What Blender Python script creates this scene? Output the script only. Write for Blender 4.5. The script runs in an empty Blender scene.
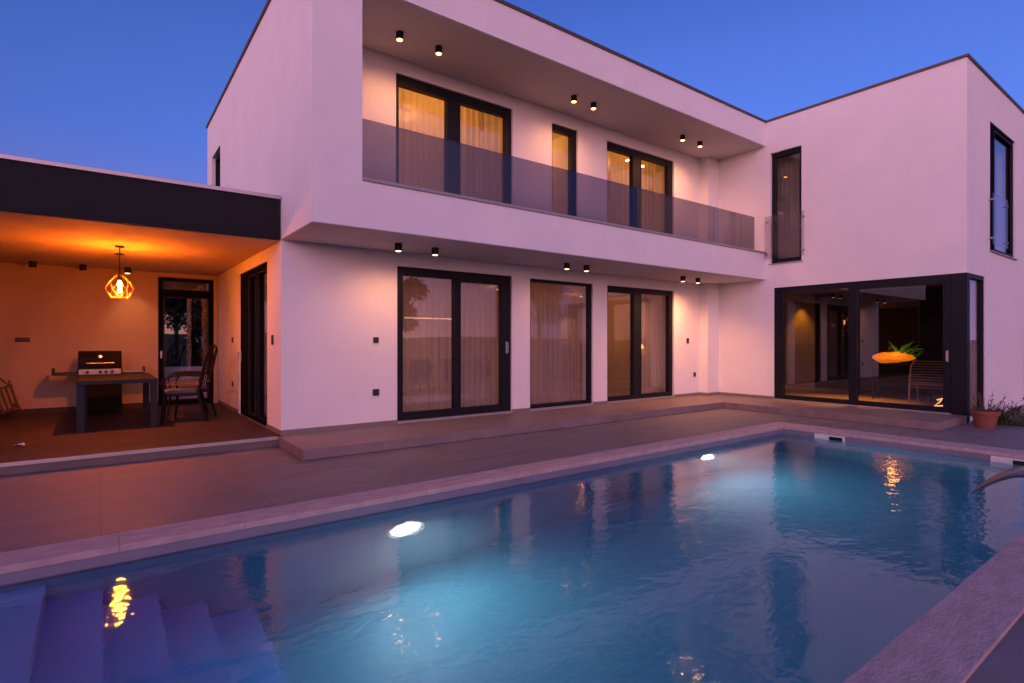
import bpy, bmesh, math, random
from mathutils import Vector, Matrix
PI = math.pi
R = math.radians
rnd = random.Random(7)
scn = bpy.context.scene
C = scn.collection

# ---------------------------------------------------------------- materials
def nodes_of(name):
    m = bpy.data.materials.new(name)
    m.use_nodes = True
    nt = m.node_tree
    nt.nodes.clear()
    out = nt.nodes.new('ShaderNodeOutputMaterial')
    return m, nt, out

def N(nt, t, **kw):
    n = nt.nodes.new(t)
    for k, v in kw.items():
        if k in n.inputs.keys():
            n.inputs[k].default_value = v
        else:
            setattr(n, k, v)
    return n

def rgba(c): return (c[0], c[1], c[2], 1)

def mat(name, col, rough=.5, metal=0, col2=None, scale=6, detail=6, bump=0, bscale=80, spec=.5,
        stretch=(1, 1, 1), emit=None, estr=0, coat=0):
    """principled with noise-mottled colour, roughness variation and fine bump, in world position"""
    m, nt, out = nodes_of(name)
    p = N(nt, 'ShaderNodeBsdfPrincipled')
    p.inputs['Metallic'].default_value = metal
    p.inputs['Specular IOR Level'].default_value = spec
    p.inputs['Coat Weight'].default_value = coat
    nt.links.new(p.outputs[0], out.inputs[0])
    geo = N(nt, 'ShaderNodeTexCoord')
    mp = N(nt, 'ShaderNodeMapping')
    mp.inputs['Scale'].default_value = stretch
    nt.links.new(geo.outputs['Object'], mp.inputs[0])
    if col2 is None:
        col2 = tuple(c * .85 for c in col)
    nz = N(nt, 'ShaderNodeTexNoise')
    nz.inputs['Scale'].default_value = scale
    nz.inputs['Detail'].default_value = detail
    nz.inputs['Roughness'].default_value = .6
    nt.links.new(mp.outputs[0], nz.inputs['Vector'])
    cr = N(nt, 'ShaderNodeValToRGB')
    cr.color_ramp.elements[0].position = .3
    cr.color_ramp.elements[1].position = .7
    cr.color_ramp.elements[0].color = rgba(col2)
    cr.color_ramp.elements[1].color = rgba(col)
    nt.links.new(nz.outputs[0], cr.inputs[0])
    nt.links.new(cr.outputs[0], p.inputs['Base Color'])
    rr = N(nt, 'ShaderNodeMapRange')
    rr.inputs['To Min'].default_value = max(.02, rough - .1)
    rr.inputs['To Max'].default_value = min(1, rough + .1)
    nt.links.new(nz.outputs[0], rr.inputs['Value'])
    nt.links.new(rr.outputs[0], p.inputs['Roughness'])
    if bump:
        b = N(nt, 'ShaderNodeTexNoise')
        b.inputs['Scale'].default_value = bscale
        b.inputs['Detail'].default_value = 4
        nt.links.new(mp.outputs[0], b.inputs['Vector'])
        bp = N(nt, 'ShaderNodeBump')
        bp.inputs['Strength'].default_value = bump
        bp.inputs['Distance'].default_value = .01
        nt.links.new(b.outputs[0], bp.inputs['Height'])
        nt.links.new(bp.outputs[0], p.inputs['Normal'])
    if emit:
        p.inputs['Emission Color'].default_value = rgba(emit)
        p.inputs['Emission Strength'].default_value = estr
    return m

def mat_tiles(name, col, col2, mortar, bw, bh, rough=.45, offset=.5, rot=0, msize=.004, var=.5, coord='Object'):
    m, nt, out = nodes_of(name)
    p = N(nt, 'ShaderNodeBsdfPrincipled')
    nt.links.new(p.outputs[0], out.inputs[0])
    tc = N(nt, 'ShaderNodeTexCoord')
    mp = N(nt, 'ShaderNodeMapping')
    mp.inputs['Rotation'].default_value = (0, 0, rot)
    nt.links.new(tc.outputs[coord], mp.inputs[0])
    br = N(nt, 'ShaderNodeTexBrick')
    br.offset = offset
    br.inputs['Scale'].default_value = 1
    br.inputs['Brick Width'].default_value = bw
    br.inputs['Row Height'].default_value = bh
    br.inputs['Mortar Size'].default_value = msize
    br.inputs['Mortar Smooth'].default_value = .2
    br.inputs['Color1'].default_value = rgba(col)
    br.inputs['Color2'].default_value = rgba(col2)
    br.inputs['Mortar'].default_value = rgba(mortar)
    nt.links.new(mp.outputs[0], br.inputs['Vector'])
    nz = N(nt, 'ShaderNodeTexNoise')
    nz.inputs['Scale'].default_value = 2.5
    nz.inputs['Detail'].default_value = 8
    nz.inputs['Roughness'].default_value = .65
    mp2 = N(nt, 'ShaderNodeMapping')
    mp2.inputs['Scale'].default_value = (.6, 2.2, 1)
    nt.links.new(tc.outputs['Object'], mp2.inputs[0])
    nt.links.new(mp2.outputs[0], nz.inputs['Vector'])
    mx = N(nt, 'ShaderNodeMix', data_type='RGBA', blend_type='MULTIPLY')
    mx.inputs['Factor'].default_value = var
    cr = N(nt, 'ShaderNodeValToRGB')
    cr.color_ramp.elements[0].position = .25
    cr.color_ramp.elements[0].color = (.55, .52, .5, 1)
    cr.color_ramp.elements[1].position = .75
    cr.color_ramp.elements[1].color = (1.15, 1.12, 1.1, 1)
    nt.links.new(nz.outputs[0], cr.inputs[0])
    nt.links.new(br.outputs['Color'], mx.inputs['A'])
    nt.links.new(cr.outputs[0], mx.inputs['B'])
    nt.links.new(mx.outputs['Result'], p.inputs['Base Color'])
    rr = N(nt, 'ShaderNodeMapRange')
    rr.inputs['To Min'].default_value = rough - .12
    rr.inputs['To Max'].default_value = rough + .15
    nt.links.new(nz.outputs[0], rr.inputs['Value'])
    nt.links.new(rr.outputs[0], p.inputs['Roughness'])
    bp = N(nt, 'ShaderNodeBump')
    bp.inputs['Strength'].default_value = .5
    bp.inputs['Distance'].default_value = .004
    iv = N(nt, 'ShaderNodeMath', operation='SUBTRACT')
    iv.inputs[0].default_value = 1
    nt.links.new(br.outputs['Fac'], iv.inputs[1])
    fz = N(nt, 'ShaderNodeTexNoise')
    fz.inputs['Scale'].default_value = 120
    fz.inputs['Detail'].default_value = 3
    nt.links.new(tc.outputs['Object'], fz.inputs['Vector'])
    ad = N(nt, 'ShaderNodeMath', operation='MULTIPLY_ADD')
    ad.inputs[1].default_value = .12
    nt.links.new(fz.outputs[0], ad.inputs[0])
    nt.links.new(iv.outputs[0], ad.inputs[2])
    nt.links.new(ad.outputs[0], bp.inputs['Height'])
    nt.links.new(bp.outputs[0], p.inputs['Normal'])
    return m

def mat_glass(name, tint=(.92, .94, .95), base=.05, edge=.75, rough=0.0):
    m, nt, out = nodes_of(name)
    tr = N(nt, 'ShaderNodeBsdfTransparent'); tr.inputs[0].default_value = rgba(tint)
    gl = N(nt, 'ShaderNodeBsdfGlossy'); gl.inputs['Roughness'].default_value = rough
    gl.inputs['Color'].default_value = (1, 1, 1, 1)
    lw = N(nt, 'ShaderNodeLayerWeight'); lw.inputs['Blend'].default_value = .5
    pw = N(nt, 'ShaderNodeMath', operation='POWER'); pw.inputs[1].default_value = 4
    nt.links.new(lw.outputs['Facing'], pw.inputs[0])
    mr = N(nt, 'ShaderNodeMapRange')
    mr.inputs['To Min'].default_value = base
    mr.inputs['To Max'].default_value = edge
    nt.links.new(pw.outputs[0], mr.inputs['Value'])
    mx = N(nt, 'ShaderNodeMixShader')
    nt.links.new(mr.outputs[0], mx.inputs[0])
    nt.links.new(tr.outputs[0], mx.inputs[1])
    nt.links.new(gl.outputs[0], mx.inputs[2])
    nt.links.new(mx.outputs[0], out.inputs[0])
    return m

def mat_sheer(name, col, see=.3, trans=.55):
    m, nt, out = nodes_of(name)
    d = N(nt, 'ShaderNodeBsdfDiffuse'); d.inputs[0].default_value = rgba(col)
    t = N(nt, 'ShaderNodeBsdfTranslucent'); t.inputs[0].default_value = rgba(col)
    a = N(nt, 'ShaderNodeBsdfTransparent')
    m1 = N(nt, 'ShaderNodeMixShader'); m1.inputs[0].default_value = trans
    m2 = N(nt, 'ShaderNodeMixShader')
    tc = N(nt, 'ShaderNodeTexCoord')
    nz = N(nt, 'ShaderNodeTexNoise'); nz.inputs['Scale'].default_value = 9
    mp = N(nt, 'ShaderNodeMapping'); mp.inputs['Scale'].default_value = (1, 1, .02)
    nt.links.new(tc.outputs['Object'], mp.inputs[0]); nt.links.new(mp.outputs[0], nz.inputs['Vector'])
    mr = N(nt, 'ShaderNodeMapRange'); mr.inputs['From Min'].default_value = .3; mr.inputs['From Max'].default_value = .7
    mr.inputs['To Min'].default_value = see * .6; mr.inputs['To Max'].default_value = see * 1.4
    nt.links.new(nz.outputs[0], mr.inputs['Value']); nt.links.new(mr.outputs[0], m2.inputs[0])
    nt.links.new(d.outputs[0], m1.inputs[1]); nt.links.new(t.outputs[0], m1.inputs[2])
    nt.links.new(m1.outputs[0], m2.inputs[1]); nt.links.new(a.outputs[0], m2.inputs[2])
    nt.links.new(m2.outputs[0], out.inputs[0])
    return m

def mat_emit(name, col, s):
    m, nt, out = nodes_of(name)
    e = N(nt, 'ShaderNodeEmission'); e.inputs[0].default_value = rgba(col); e.inputs[1].default_value = s
    nt.links.new(e.outputs[0], out.inputs[0])
    return m

def mat_water(name):
    m, nt, out = nodes_of(name)
    g = N(nt, 'ShaderNodeBsdfGlass'); g.inputs['IOR'].default_value = 1.333; g.inputs['Roughness'].default_value = 0.0
    tc = N(nt, 'ShaderNodeTexCoord')
    def noise(scale, st, det):
        mp = N(nt, 'ShaderNodeMapping'); mp.inputs['Scale'].default_value = st
        mp.inputs['Rotation'].default_value = (0, 0, R(20))
        nt.links.new(tc.outputs['Object'], mp.inputs[0])
        n = N(nt, 'ShaderNodeTexNoise'); n.inputs['Scale'].default_value = scale; n.inputs['Detail'].default_value = det
        n.inputs['Distortion'].default_value = .6
        nt.links.new(mp.outputs[0], n.inputs['Vector']); return n
    a = noise(2.2, (1, 1.4, 1), 2)
    b = noise(10, (1, 1.5, 1), 2)
    big = noise(.45, (1, 1, 1), 1)
    ml = N(nt, 'ShaderNodeMath', operation='MULTIPLY'); nt.links.new(b.outputs[0], ml.inputs[0]); nt.links.new(big.outputs[0], ml.inputs[1])
    ad = N(nt, 'ShaderNodeMath', operation='MULTIPLY_ADD'); ad.inputs[1].default_value = .5
    aw = N(nt, 'ShaderNodeMath', operation='MULTIPLY'); aw.inputs[1].default_value = .6; nt.links.new(a.outputs[0], aw.inputs[0])
    nt.links.new(ml.outputs[0], ad.inputs[0]); nt.links.new(aw.outputs[0], ad.inputs[2])
    fine = noise(34, (1, 1.3, 1), 2)
    af = N(nt, 'ShaderNodeMath', operation='MULTIPLY_ADD'); af.inputs[1].default_value = .03
    nt.links.new(fine.outputs[0], af.inputs[0]); nt.links.new(ad.outputs[0], af.inputs[2]); ad = af
    bp = N(nt, 'ShaderNodeBump'); bp.inputs['Strength'].default_value = WATER_BUMP; bp.inputs['Distance'].default_value = .05
    nt.links.new(ad.outputs[0], bp.inputs['Height']); nt.links.new(bp.outputs[0], g.inputs['Normal'])
    nt.links.new(g.outputs[0], out.inputs[0])
    va = N(nt, 'ShaderNodeVolumeAbsorption'); va.inputs['Color'].default_value = (.08, .50, .74, 1); va.inputs['Density'].default_value = WATER_ABS
    vs = N(nt, 'ShaderNodeVolumeScatter'); vs.inputs['Color'].default_value = (.5, .82, 1, 1); vs.inputs['Density'].default_value = WATER_SCAT
    vs.inputs['Anisotropy'].default_value = .3
    av = N(nt, 'ShaderNodeAddShader'); nt.links.new(va.outputs[0], av.inputs[0]); nt.links.new(vs.outputs[0], av.inputs[1])
    nt.links.new(av.outputs[0], out.inputs['Volume'])
    return m

WATER_BUMP = .19
WATER_ABS = .32
WATER_SCAT = .075
M = {}
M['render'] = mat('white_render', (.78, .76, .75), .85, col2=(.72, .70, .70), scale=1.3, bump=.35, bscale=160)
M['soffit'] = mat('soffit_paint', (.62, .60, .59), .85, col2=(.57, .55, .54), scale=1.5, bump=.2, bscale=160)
M['inside'] = mat('inside_plaster', (.62, .57, .52), .9, scale=2, bump=.1)
M['dark_inside'] = mat('dark_inside_panel', (.014, .011, .011), .6, spec=.2, scale=3)
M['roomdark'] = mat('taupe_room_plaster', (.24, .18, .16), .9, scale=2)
M['frame'] = mat('anthracite_frame', (.007, .008, .013), .5, spec=.22, col2=(.005, .006, .01), scale=8, bump=.05)
M['fascia'] = mat('dark_fascia_panel', (.011, .010, .013), .75, spec=.25, col2=(.009, .009, .011), scale=1.5, bump=.1)
M['cap'] = mat('dark_roof_cap', (.085, .06, .06), .5)
M['ledge'] = mat('grey_ledge', (.30, .28, .30), .45, scale=5)
M['capl'] = mat('light_metal_trim', (.45, .42, .43), .4, metal=.6)
M['base'] = mat('baseboard_tile', (.20, .17, .155), .5, scale=5)
M['deck'] = mat_tiles('deck_tiles', (.205, .175, .185), (.18, .155, .165), (.12, .10, .105), 1.2, 1.2, .6, 0, msize=.004, var=.9)
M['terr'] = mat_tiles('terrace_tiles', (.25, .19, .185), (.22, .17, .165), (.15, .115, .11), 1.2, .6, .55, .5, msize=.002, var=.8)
M['annexfloor'] = mat_tiles('dimmed_terrace_tiles', (.060, .045, .050), (.052, .040, .044), (.034, .027, .030), 1.2, .6, .55, .5, msize=.002, var=.8)  # shade put into the colour: darkened copy of the terrace tiles
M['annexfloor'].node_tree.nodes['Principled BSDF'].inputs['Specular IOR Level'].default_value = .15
M['annexwall'] = mat('dimmed_terrace_plaster', (.46, .33, .25), .9, col2=(.42, .30, .22), scale=1.5, bump=.3, bscale=160)  # dim ambient light and lamp warmth put into the wall colour
M['annexceil'] = mat('dimmed_terrace_ceiling', (.52, .37, .27), .9, col2=(.48, .34, .25), scale=1.5, bump=.2, bscale=160)  # ceiling colour likewise carries the dimness under the roof
M['coping'] = mat('coping_stone', (.50, .37, .36), .75, col2=(.34, .25, .245), scale=5, detail=10, bump=.9, bscale=30, stretch=(1, 2.4, 1))
M['pool'] = mat('pool_liner', (.15, .44, .58), .5, col2=(.13, .41, .55), scale=1.5, bump=.1, bscale=10)
M['stepliner'] = mat('lit_step_liner', (.22, .46, .86), .5, col2=(.19, .42, .80), scale=1.5)  # paler, bluer copy of the liner, painting the sky-lit treads
M['water'] = mat_water('pool_water')
M['glass'] = mat_glass('window_glass', (.86, .86, .88), .065, .6)
M['tint'] = mat_glass('tinted_glass', (.52, .50, .56), .05, .35)
M['clear'] = mat_glass('clear_glass', (.88, .86, .88), .02, .3)
M['sheer'] = mat_sheer('sheer_curtain', (.78, .68, .66), .24, .5)
M['drape'] = mat_sheer('beige_curtain', (.80, .70, .56), .06, .55)
M['grillsteel'] = mat('grill_panel_steel', (.30, .28, .27), .45, metal=.8, scale=20)
M['black'] = mat('black_metal', (.008, .008, .01), .4, spec=.3, scale=10)
M['mattblack'] = mat('matt_black_enamel', (.012, .011, .012), .8, spec=.15, scale=10)
M['frame_matt'] = mat('matt_anthracite', (.006, .006, .010), .9, spec=.02, scale=8)
M['steel'] = mat('steel', (.55, .55, .56), .3, metal=1, scale=20)
M['table'] = mat('grey_aluminium', (.012, .014, .022), .5, spec=.25, scale=10)
M['wood'] = mat('worn_wood', (.16, .08, .04), .6, col2=(.11, .055, .028), scale=8, stretch=(1, 8, 8), bump=.2)
M['palewood'] = mat('pale_wood', (.24, .15, .10), .5, col2=(.17, .11, .07), scale=8, bump=.1)
M['cushion'] = mat('grey_cushion', (.10, .10, .15), .9, scale=14, bump=.4, bscale=200)
M['terracotta'] = mat('terracotta', (.24, .07, .045), .8, col2=(.16, .05, .035), scale=9, bump=.3)
M['soil'] = mat('soil', (.04, .028, .02), .95, scale=30, bump=.8)
M['leaf'] = mat('leaf', (.07, .13, .035), .55, col2=(.035, .075, .02), scale=12)
M['dleaf'] = mat('dark_leaf', (.045, .075, .03), .6, col2=(.025, .045, .018), scale=3)
M['bark'] = mat('bark', (.09, .06, .045), .9, scale=12, bump=.6)
M['grass'] = mat('grass_blades', (.08, .13, .03), .7, col2=(.05, .09, .02), scale=3)
M['ground'] = mat('field_ground', (.07, .075, .04), .95, col2=(.045, .05, .03), scale=.3, bump=.3)
M['floor'] = mat('room_floor', (.28, .19, .12), .35, col2=(.22, .14, .09), scale=2, stretch=(1, 6, 1))
M['white'] = mat('white_plastic', (.72, .70, .70), .4, scale=8)
M['socket'] = mat('dark_socket', (.02, .018, .022), .5, scale=10)
M['lens_warm'] = mat_emit('warm_lens', (1, .38, .07), 16)
M['lens_dim'] = mat_emit('dim_warm_lens', (1, .60, .35), 5)
M['lens_off'] = mat('unlit_lens', (.3, .26, .24), .3)
M['cagewire'] = mat('glow_coloured_wire', (.55, .22, .10), .35, metal=.7, scale=20)  # orange wire colour stands in for the bulb's glow in the cage
M['bulb'] = mat_emit('filament_bulb', (1, .42, .06), 38)
m_, nt_, out_ = nodes_of('pool_lamp_lens')      # emission fades to the rim, painting a soft halo of glare into the lens
e_ = N(nt_, 'ShaderNodeEmission'); e_.inputs[0].default_value = (.92, .98, 1, 1)
tc_ = N(nt_, 'ShaderNodeTexCoord'); mp_ = N(nt_, 'ShaderNodeMapping'); mp_.inputs['Scale'].default_value = (5.6, 0, 5.6)
gr_ = N(nt_, 'ShaderNodeTexGradient', gradient_type='SPHERICAL'); pw_ = N(nt_, 'ShaderNodeMath', operation='POWER'); pw_.inputs[1].default_value = 1.7
ms_ = N(nt_, 'ShaderNodeMath', operation='MULTIPLY'); ms_.inputs[1].default_value = 34
nt_.links.new(tc_.outputs['Object'], mp_.inputs[0]); nt_.links.new(mp_.outputs[0], gr_.inputs[0]); nt_.links.new(gr_.outputs['Fac'], pw_.inputs[0])
nt_.links.new(pw_.outputs[0], ms_.inputs[0]); nt_.links.new(ms_.outputs[0], e_.inputs[1]); nt_.links.new(e_.outputs[0], out_.inputs[0])
M['poolemit'] = m_
M['amber'] = mat_emit('amber_ceiling_lamp', (1, .48, .14), 5)
M['linear'] = mat_emit('linear_lamp', (1, .5, .22), 5)
M['gourd'] = mat('orange_standin_skin', (.9, .30, .02), .5, col2=(.7, .18, .01), scale=14, bump=.5, bscale=12, emit=(1, .22, .004), estr=.8)
M['gleaf'] = mat('self_glowing_leaf', (.05, .22, .02), .4, col2=(.03, .14, .015), scale=10, emit=(.03, .16, .01), estr=.12)  # leaves glow faintly in place of light falling on them
M['neon'] = mat_emit('bent_standin_tube', (1, .42, .14), 2.2)
M['stone'] = mat('garden_stone', (.30, .26, .25), .8, scale=8, bump=.6)
M['paper'] = mat('paper', (.7, .6, .6), .8)

# ---------------------------------------------------------------- mesh helpers
class MB:
    def __init__(s):
        s.bm = bmesh.new()
    def box(s, x0, x1, y0, y1, z0, z1, bevel=0):
        vs = [s.bm.verts.new((x, y, z)) for x in sorted((x0, x1)) for y in sorted((y0, y1)) for z in sorted((z0, z1))]
        fs = [(0, 1, 3, 2), (4, 6, 7, 5), (0, 4, 5, 1), (2, 3, 7, 6), (0, 2, 6, 4), (1, 5, 7, 3)]
        faces = [s.bm.faces.new([vs[i] for i in f]) for f in fs]
        if bevel:
            ed = list({e for f in faces for e in f.edges})
            bmesh.ops.bevel(s.bm, geom=ed, offset=bevel, segments=2, profile=.5, affect='EDGES')
        return s
    def tube(s, pts, r, n=8, cap=True):
        pts = [Vector(p) for p in pts]
        rs = r if isinstance(r, (list, tuple)) else [r] * len(pts)
        rings = []
        up = None
        for i, p in enumerate(pts):
            a = pts[max(0, i - 1)]; b = pts[min(len(pts) - 1, i + 1)]
            t = (b - a).normalized()
            if up is None:
                up = Vector((0, 0, 1)) if abs(t.z) < .9 else Vector((1, 0, 0))
            u = t.cross(up).normalized(); v = u.cross(t).normalized(); up = v
            rings.append([s.bm.verts.new(p + (u * math.cos(2 * PI * k / n) + v * math.sin(2 * PI * k / n)) * rs[i]) for k in range(n)])
        for i in range(len(rings) - 1):
            for k in range(n):
                s.bm.faces.new((rings[i][k], rings[i][(k + 1) % n], rings[i + 1][(k + 1) % n], rings[i + 1][k]))
        if cap:
            s.bm.faces.new(rings[0][::-1]); s.bm.faces.new(rings[-1])
        return s
    def lathe(s, prof, n=32, c=(0, 0, 0)):
        rings = []
        for r, z in prof:
            rings.append([s.bm.verts.new((c[0] + r * math.cos(2 * PI * k / n), c[1] + r * math.sin(2 * PI * k / n), c[2] + z)) for k in range(n)])
        for i in range(len(rings) - 1):
            for k in range(n):
                s.bm.faces.new((rings[i][k], rings[i][(k + 1) % n], rings[i + 1][(k + 1) % n], rings[i + 1][k]))
        s.bm.faces.new(rings[0][::-1]); s.bm.faces.new(rings[-1])
        return s
    def poly(s, pts):
        s.bm.faces.new([s.bm.verts.new(p) for p in pts]); return s
    def prism(s, pts, vec):
        a = [s.bm.verts.new(p) for p in pts]
        b = [s.bm.verts.new(Vector(p) + Vector(vec)) for p in pts]
        n = len(a)
        s.bm.faces.new(a); s.bm.faces.new(b[::-1])
        for i in range(n):
            s.bm.faces.new((a[i], b[i], b[(i + 1) % n], a[(i + 1) % n]))
        return s
    def build(s, name, m, parent=None, smooth=False, recalc=True, origin=None):
        if recalc:
            bmesh.ops.recalc_face_normals(s.bm, faces=s.bm.faces[:])
        off = Vector((0, 0, 0))
        if parent is not None:
            p = parent
            while p is not None:
                off += p.location; p = p.parent
        if origin is not None:
            off = Vector(origin)
        if off.length:
            bmesh.ops.translate(s.bm, vec=-off, verts=s.bm.verts[:])
        me = bpy.data.meshes.new(name)
        s.bm.to_mesh(me); s.bm.free()
        if smooth:
            for f in me.polygons: f.use_smooth = True
        me.materials.append(M[m] if isinstance(m, str) else m)
        o = bpy.data.objects.new(name, me)
        C.objects.link(o)
        if parent is not None: o.parent = parent
        elif origin is not None: o.location = origin
        return o

def tag(o, label=None, cat=None, group=None, kind=None):
    if label: o['label'] = label
    if cat: o['category'] = cat
    if group: o['group'] = group
    if kind: o['kind'] = kind
    return o
def thing(name, label, cat, loc=(0, 0, 0), group=None):
    o = bpy.data.objects.new(name, None); C.objects.link(o); o.location = loc
    o.empty_display_size = .1
    return tag(o, label, cat, group)
def dup(root, loc, rotz=0, label=None):
    r = root.copy(); C.objects.link(r); r.location = loc; r.rotation_euler = (0, 0, rotz)
    if label: r['label'] = label
    for ch in list(root.children):
        c = ch.copy(); C.objects.link(c); c.parent = r
        for g in list(ch.children):
            d = g.copy(); C.objects.link(d); d.parent = c
    return r
def struct(o): return tag(o, kind='structure')
def lamp(kind, name, loc, energy, col, parent=None, **kw):
    l = bpy.data.lights.new(name, kind); l.energy = energy; l.color = col
    for k, v in kw.items(): setattr(l, k, v)
    o = bpy.data.objects.new(name, l); C.objects.link(o)
    if parent is not None:
        o.parent = parent; o.location = Vector(loc) - parent.location
    else: o.location = loc
    return o
def aim(o, d):
    o.rotation_euler = Vector(d).to_track_quat('-Z', 'Y').to_euler()

def leafblade(mb, p, d, L, w, droop, n=5):
    d = Vector(d).normalized(); side = d.cross(Vector((0, 0, 1)));
    side = side.normalized() if side.length > .01 else Vector((1, 0, 0))
    prev = None; q = Vector(p); dd = d.copy()
    for i in range(n + 1):
        s = i / n; ww = w * math.sin(PI * min(.97, .12 + .88 * s)) * .5 + .0006
        a = mb.bm.verts.new(q - side * ww); b = mb.bm.verts.new(q + side * ww)
        if prev: mb.bm.faces.new((prev[0], prev[1], b, a))
        prev = (a, b); q = q + dd * (L / n); dd = (dd + Vector((0, 0, -droop / n))).normalized()
# plane frames: (u, w, z) -> world, w is outward
class Pl:
    def __init__(s, ax, c): s.ax, s.c = ax, c
    def p(s, u, w, z): return (u, s.c - w, z) if s.ax == 'Y' else (s.c - w, u, z)
    def box(s, mb, u0, u1, w0, w1, z0, z1, bevel=0):
        a = s.p(u0, w0, z0); b = s.p(u1, w1, z1)
        mb.box(a[0], b[0], a[1], b[1], a[2], b[2], bevel)

def wall(pl, u0, u1, z0, z1, th, holes, m, parent, name='wall'):
    us = sorted({u0, u1, *[h[0] for h in holes], *[h[1] for h in holes]})
    zs = sorted({z0, z1, *[h[2] for h in holes], *[h[3] for h in holes]})
    us = [u for u in us if u0 <= u <= u1]; zs = [z for z in zs if z0 <= z <= z1]
    solid = {}
    for i in range(len(us) - 1):
        for j in range(len(zs) - 1):
            cu = (us[i] + us[i + 1]) / 2; cz = (zs[j] + zs[j + 1]) / 2
            solid[i, j] = not any(h[0] < cu < h[1] and h[2] < cz < h[3] for h in holes)
    mb = MB(); vs = {}
    def v(i, w, j):
        k = (i, w, j)
        if k not in vs: vs[k] = mb.bm.verts.new(pl.p(us[i], w, zs[j]))
        return vs[k]
    for (i, j), sd in solid.items():
        if not sd: continue
        for w in (0, -th): mb.bm.faces.new((v(i, w, j), v(i + 1, w, j), v(i + 1, w, j + 1), v(i, w, j + 1)))
        if not solid.get((i - 1, j)): mb.bm.faces.new((v(i, 0, j), v(i, -th, j), v(i, -th, j + 1), v(i, 0, j + 1)))
        if not solid.get((i + 1, j)): mb.bm.faces.new((v(i + 1, 0, j), v(i + 1, -th, j), v(i + 1, -th, j + 1), v(i + 1, 0, j + 1)))
        if not solid.get((i, j - 1)): mb.bm.faces.new((v(i, 0, j), v(i, -th, j), v(i + 1, -th, j), v(i + 1, 0, j)))
        if not solid.get((i, j + 1)): mb.bm.faces.new((v(i, 0, j + 1), v(i, -th, j + 1), v(i + 1, -th, j + 1), v(i + 1, 0, j + 1)))
    return mb.build(name, m, parent)

def glazing(pl, u0, u1, z0, z1, panes, name, parent, rec=.04, depth=.10, sill=None, handle=None, glass='glass', label=None, zl=None):
    """frame with its openings cut from the pane rectangles (ua, ub, za, zb); panes, handle, sill are its children"""
    f = wallframe(pl, u0, u1, z0, z1, panes, rec, depth, name, parent)
    if label: f['label'] = label
    for k, (a, b, c, d) in enumerate(panes):
        mb = MB(); dd = rec + .045 + (.03 if k % 2 else 0)
        pl.box(mb, a - .004, b + .004, -dd, -dd - .01, c - .004, d + .004)
        mb.build('pane', glass, f)
        mb = MB()           # slim sash bead proud of the frame
        t = .022
        w0, w1 = -rec + .006, -rec - .03
        pl.box(mb, a - t, a + .002, w0, w1, c - t, d + t); pl.box(mb, b - .002, b + t, w0, w1, c - t, d + t)
        pl.box(mb, a + .002, b - .002, w0, w1, c - t, c + .002); pl.box(mb, a + .002, b - .002, w0, w1, d - .002, d + t)
        mb.build('sash', 'frame', f)
    if handle:
        hu, hz, hl = handle
        mb = MB()
        pl.box(mb, hu - .016, hu + .016, -rec, -rec + .012, hz - hl / 2, hz + hl / 2, .003)
        pl.box(mb, hu - .008, hu + .008, -rec + .012, -rec + .045, hz + hl / 2 - .05, hz + hl / 2 - .03)
        pl.box(mb, hu - .010, hu + .010, -rec + .045, -rec + .058, hz - hl / 2 + .02, hz + hl / 2 - .02, .003)
        mb.build('handle', 'steel', f)
    if sill:
        mb = MB()
        pl.box(mb, u0 - sill[0], u1 + sill[0], -rec - .02, sill[1], z0 - sill[2], z0, .004)
        mb.build('sill', sill[3] if len(sill) > 3 else 'ledge', f)
    return f
def wallframe(pl, u0, u1, z0, z1, panes, rec, depth, name, parent):
    class P2(Pl):
        pass
    p2 = Pl(pl.ax, pl.c + rec)
    return wall(p2, u0, u1, z0, z1, depth, panes, 'frame', parent, name)

# ---------------------------------------------------------------- the house
FA = Pl('Y', 7.9); WI = Pl('X', 11.97); EN = Pl('Y', 2.92); SI = Pl('X', 1.97); AB = Pl('Y', 12.9)
house = thing('house', 'two storey white rendered modern villa with long balcony, flat roof and dark sliding doors', 'house', (1.97, 7.9, 0))

wall(FA, 1.97, 11.97, 0, 2.80, .3, [(3.68, 5.90, .16, 2.58), (6.31, 7.93, .16, 2.57), (8.34, 10.53, .16, 2.57)], 'render', house)
wall(SI, 8.2, 14.35, 0, 2.80, .3, [(8.68, 10.77, .13, 2.60)], 'render', house)
wall(WI, 3.22, 7.9, 0, 6.32, .3, [(3.22, 6.32, .13, 2.60), (5.72, 6.40, 3.14, 5.60)], 'render', house)
wall(EN, 11.97, 15.98, 0, 6.32, .3, [(11.97, 13.05, .10, 2.60), (13.38, 15.22, 3.12, 5.55)], 'render', house)
# step of the hole above reaches the corner: post carries it
MB().box(15.68, 15.98, 3.22, 14.35, 0, 6.32).build('wall', 'render', house)
MB().box(2.27, 15.68, 14.05, 14.35, 0, 6.32).build('wall', 'render', house)
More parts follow.
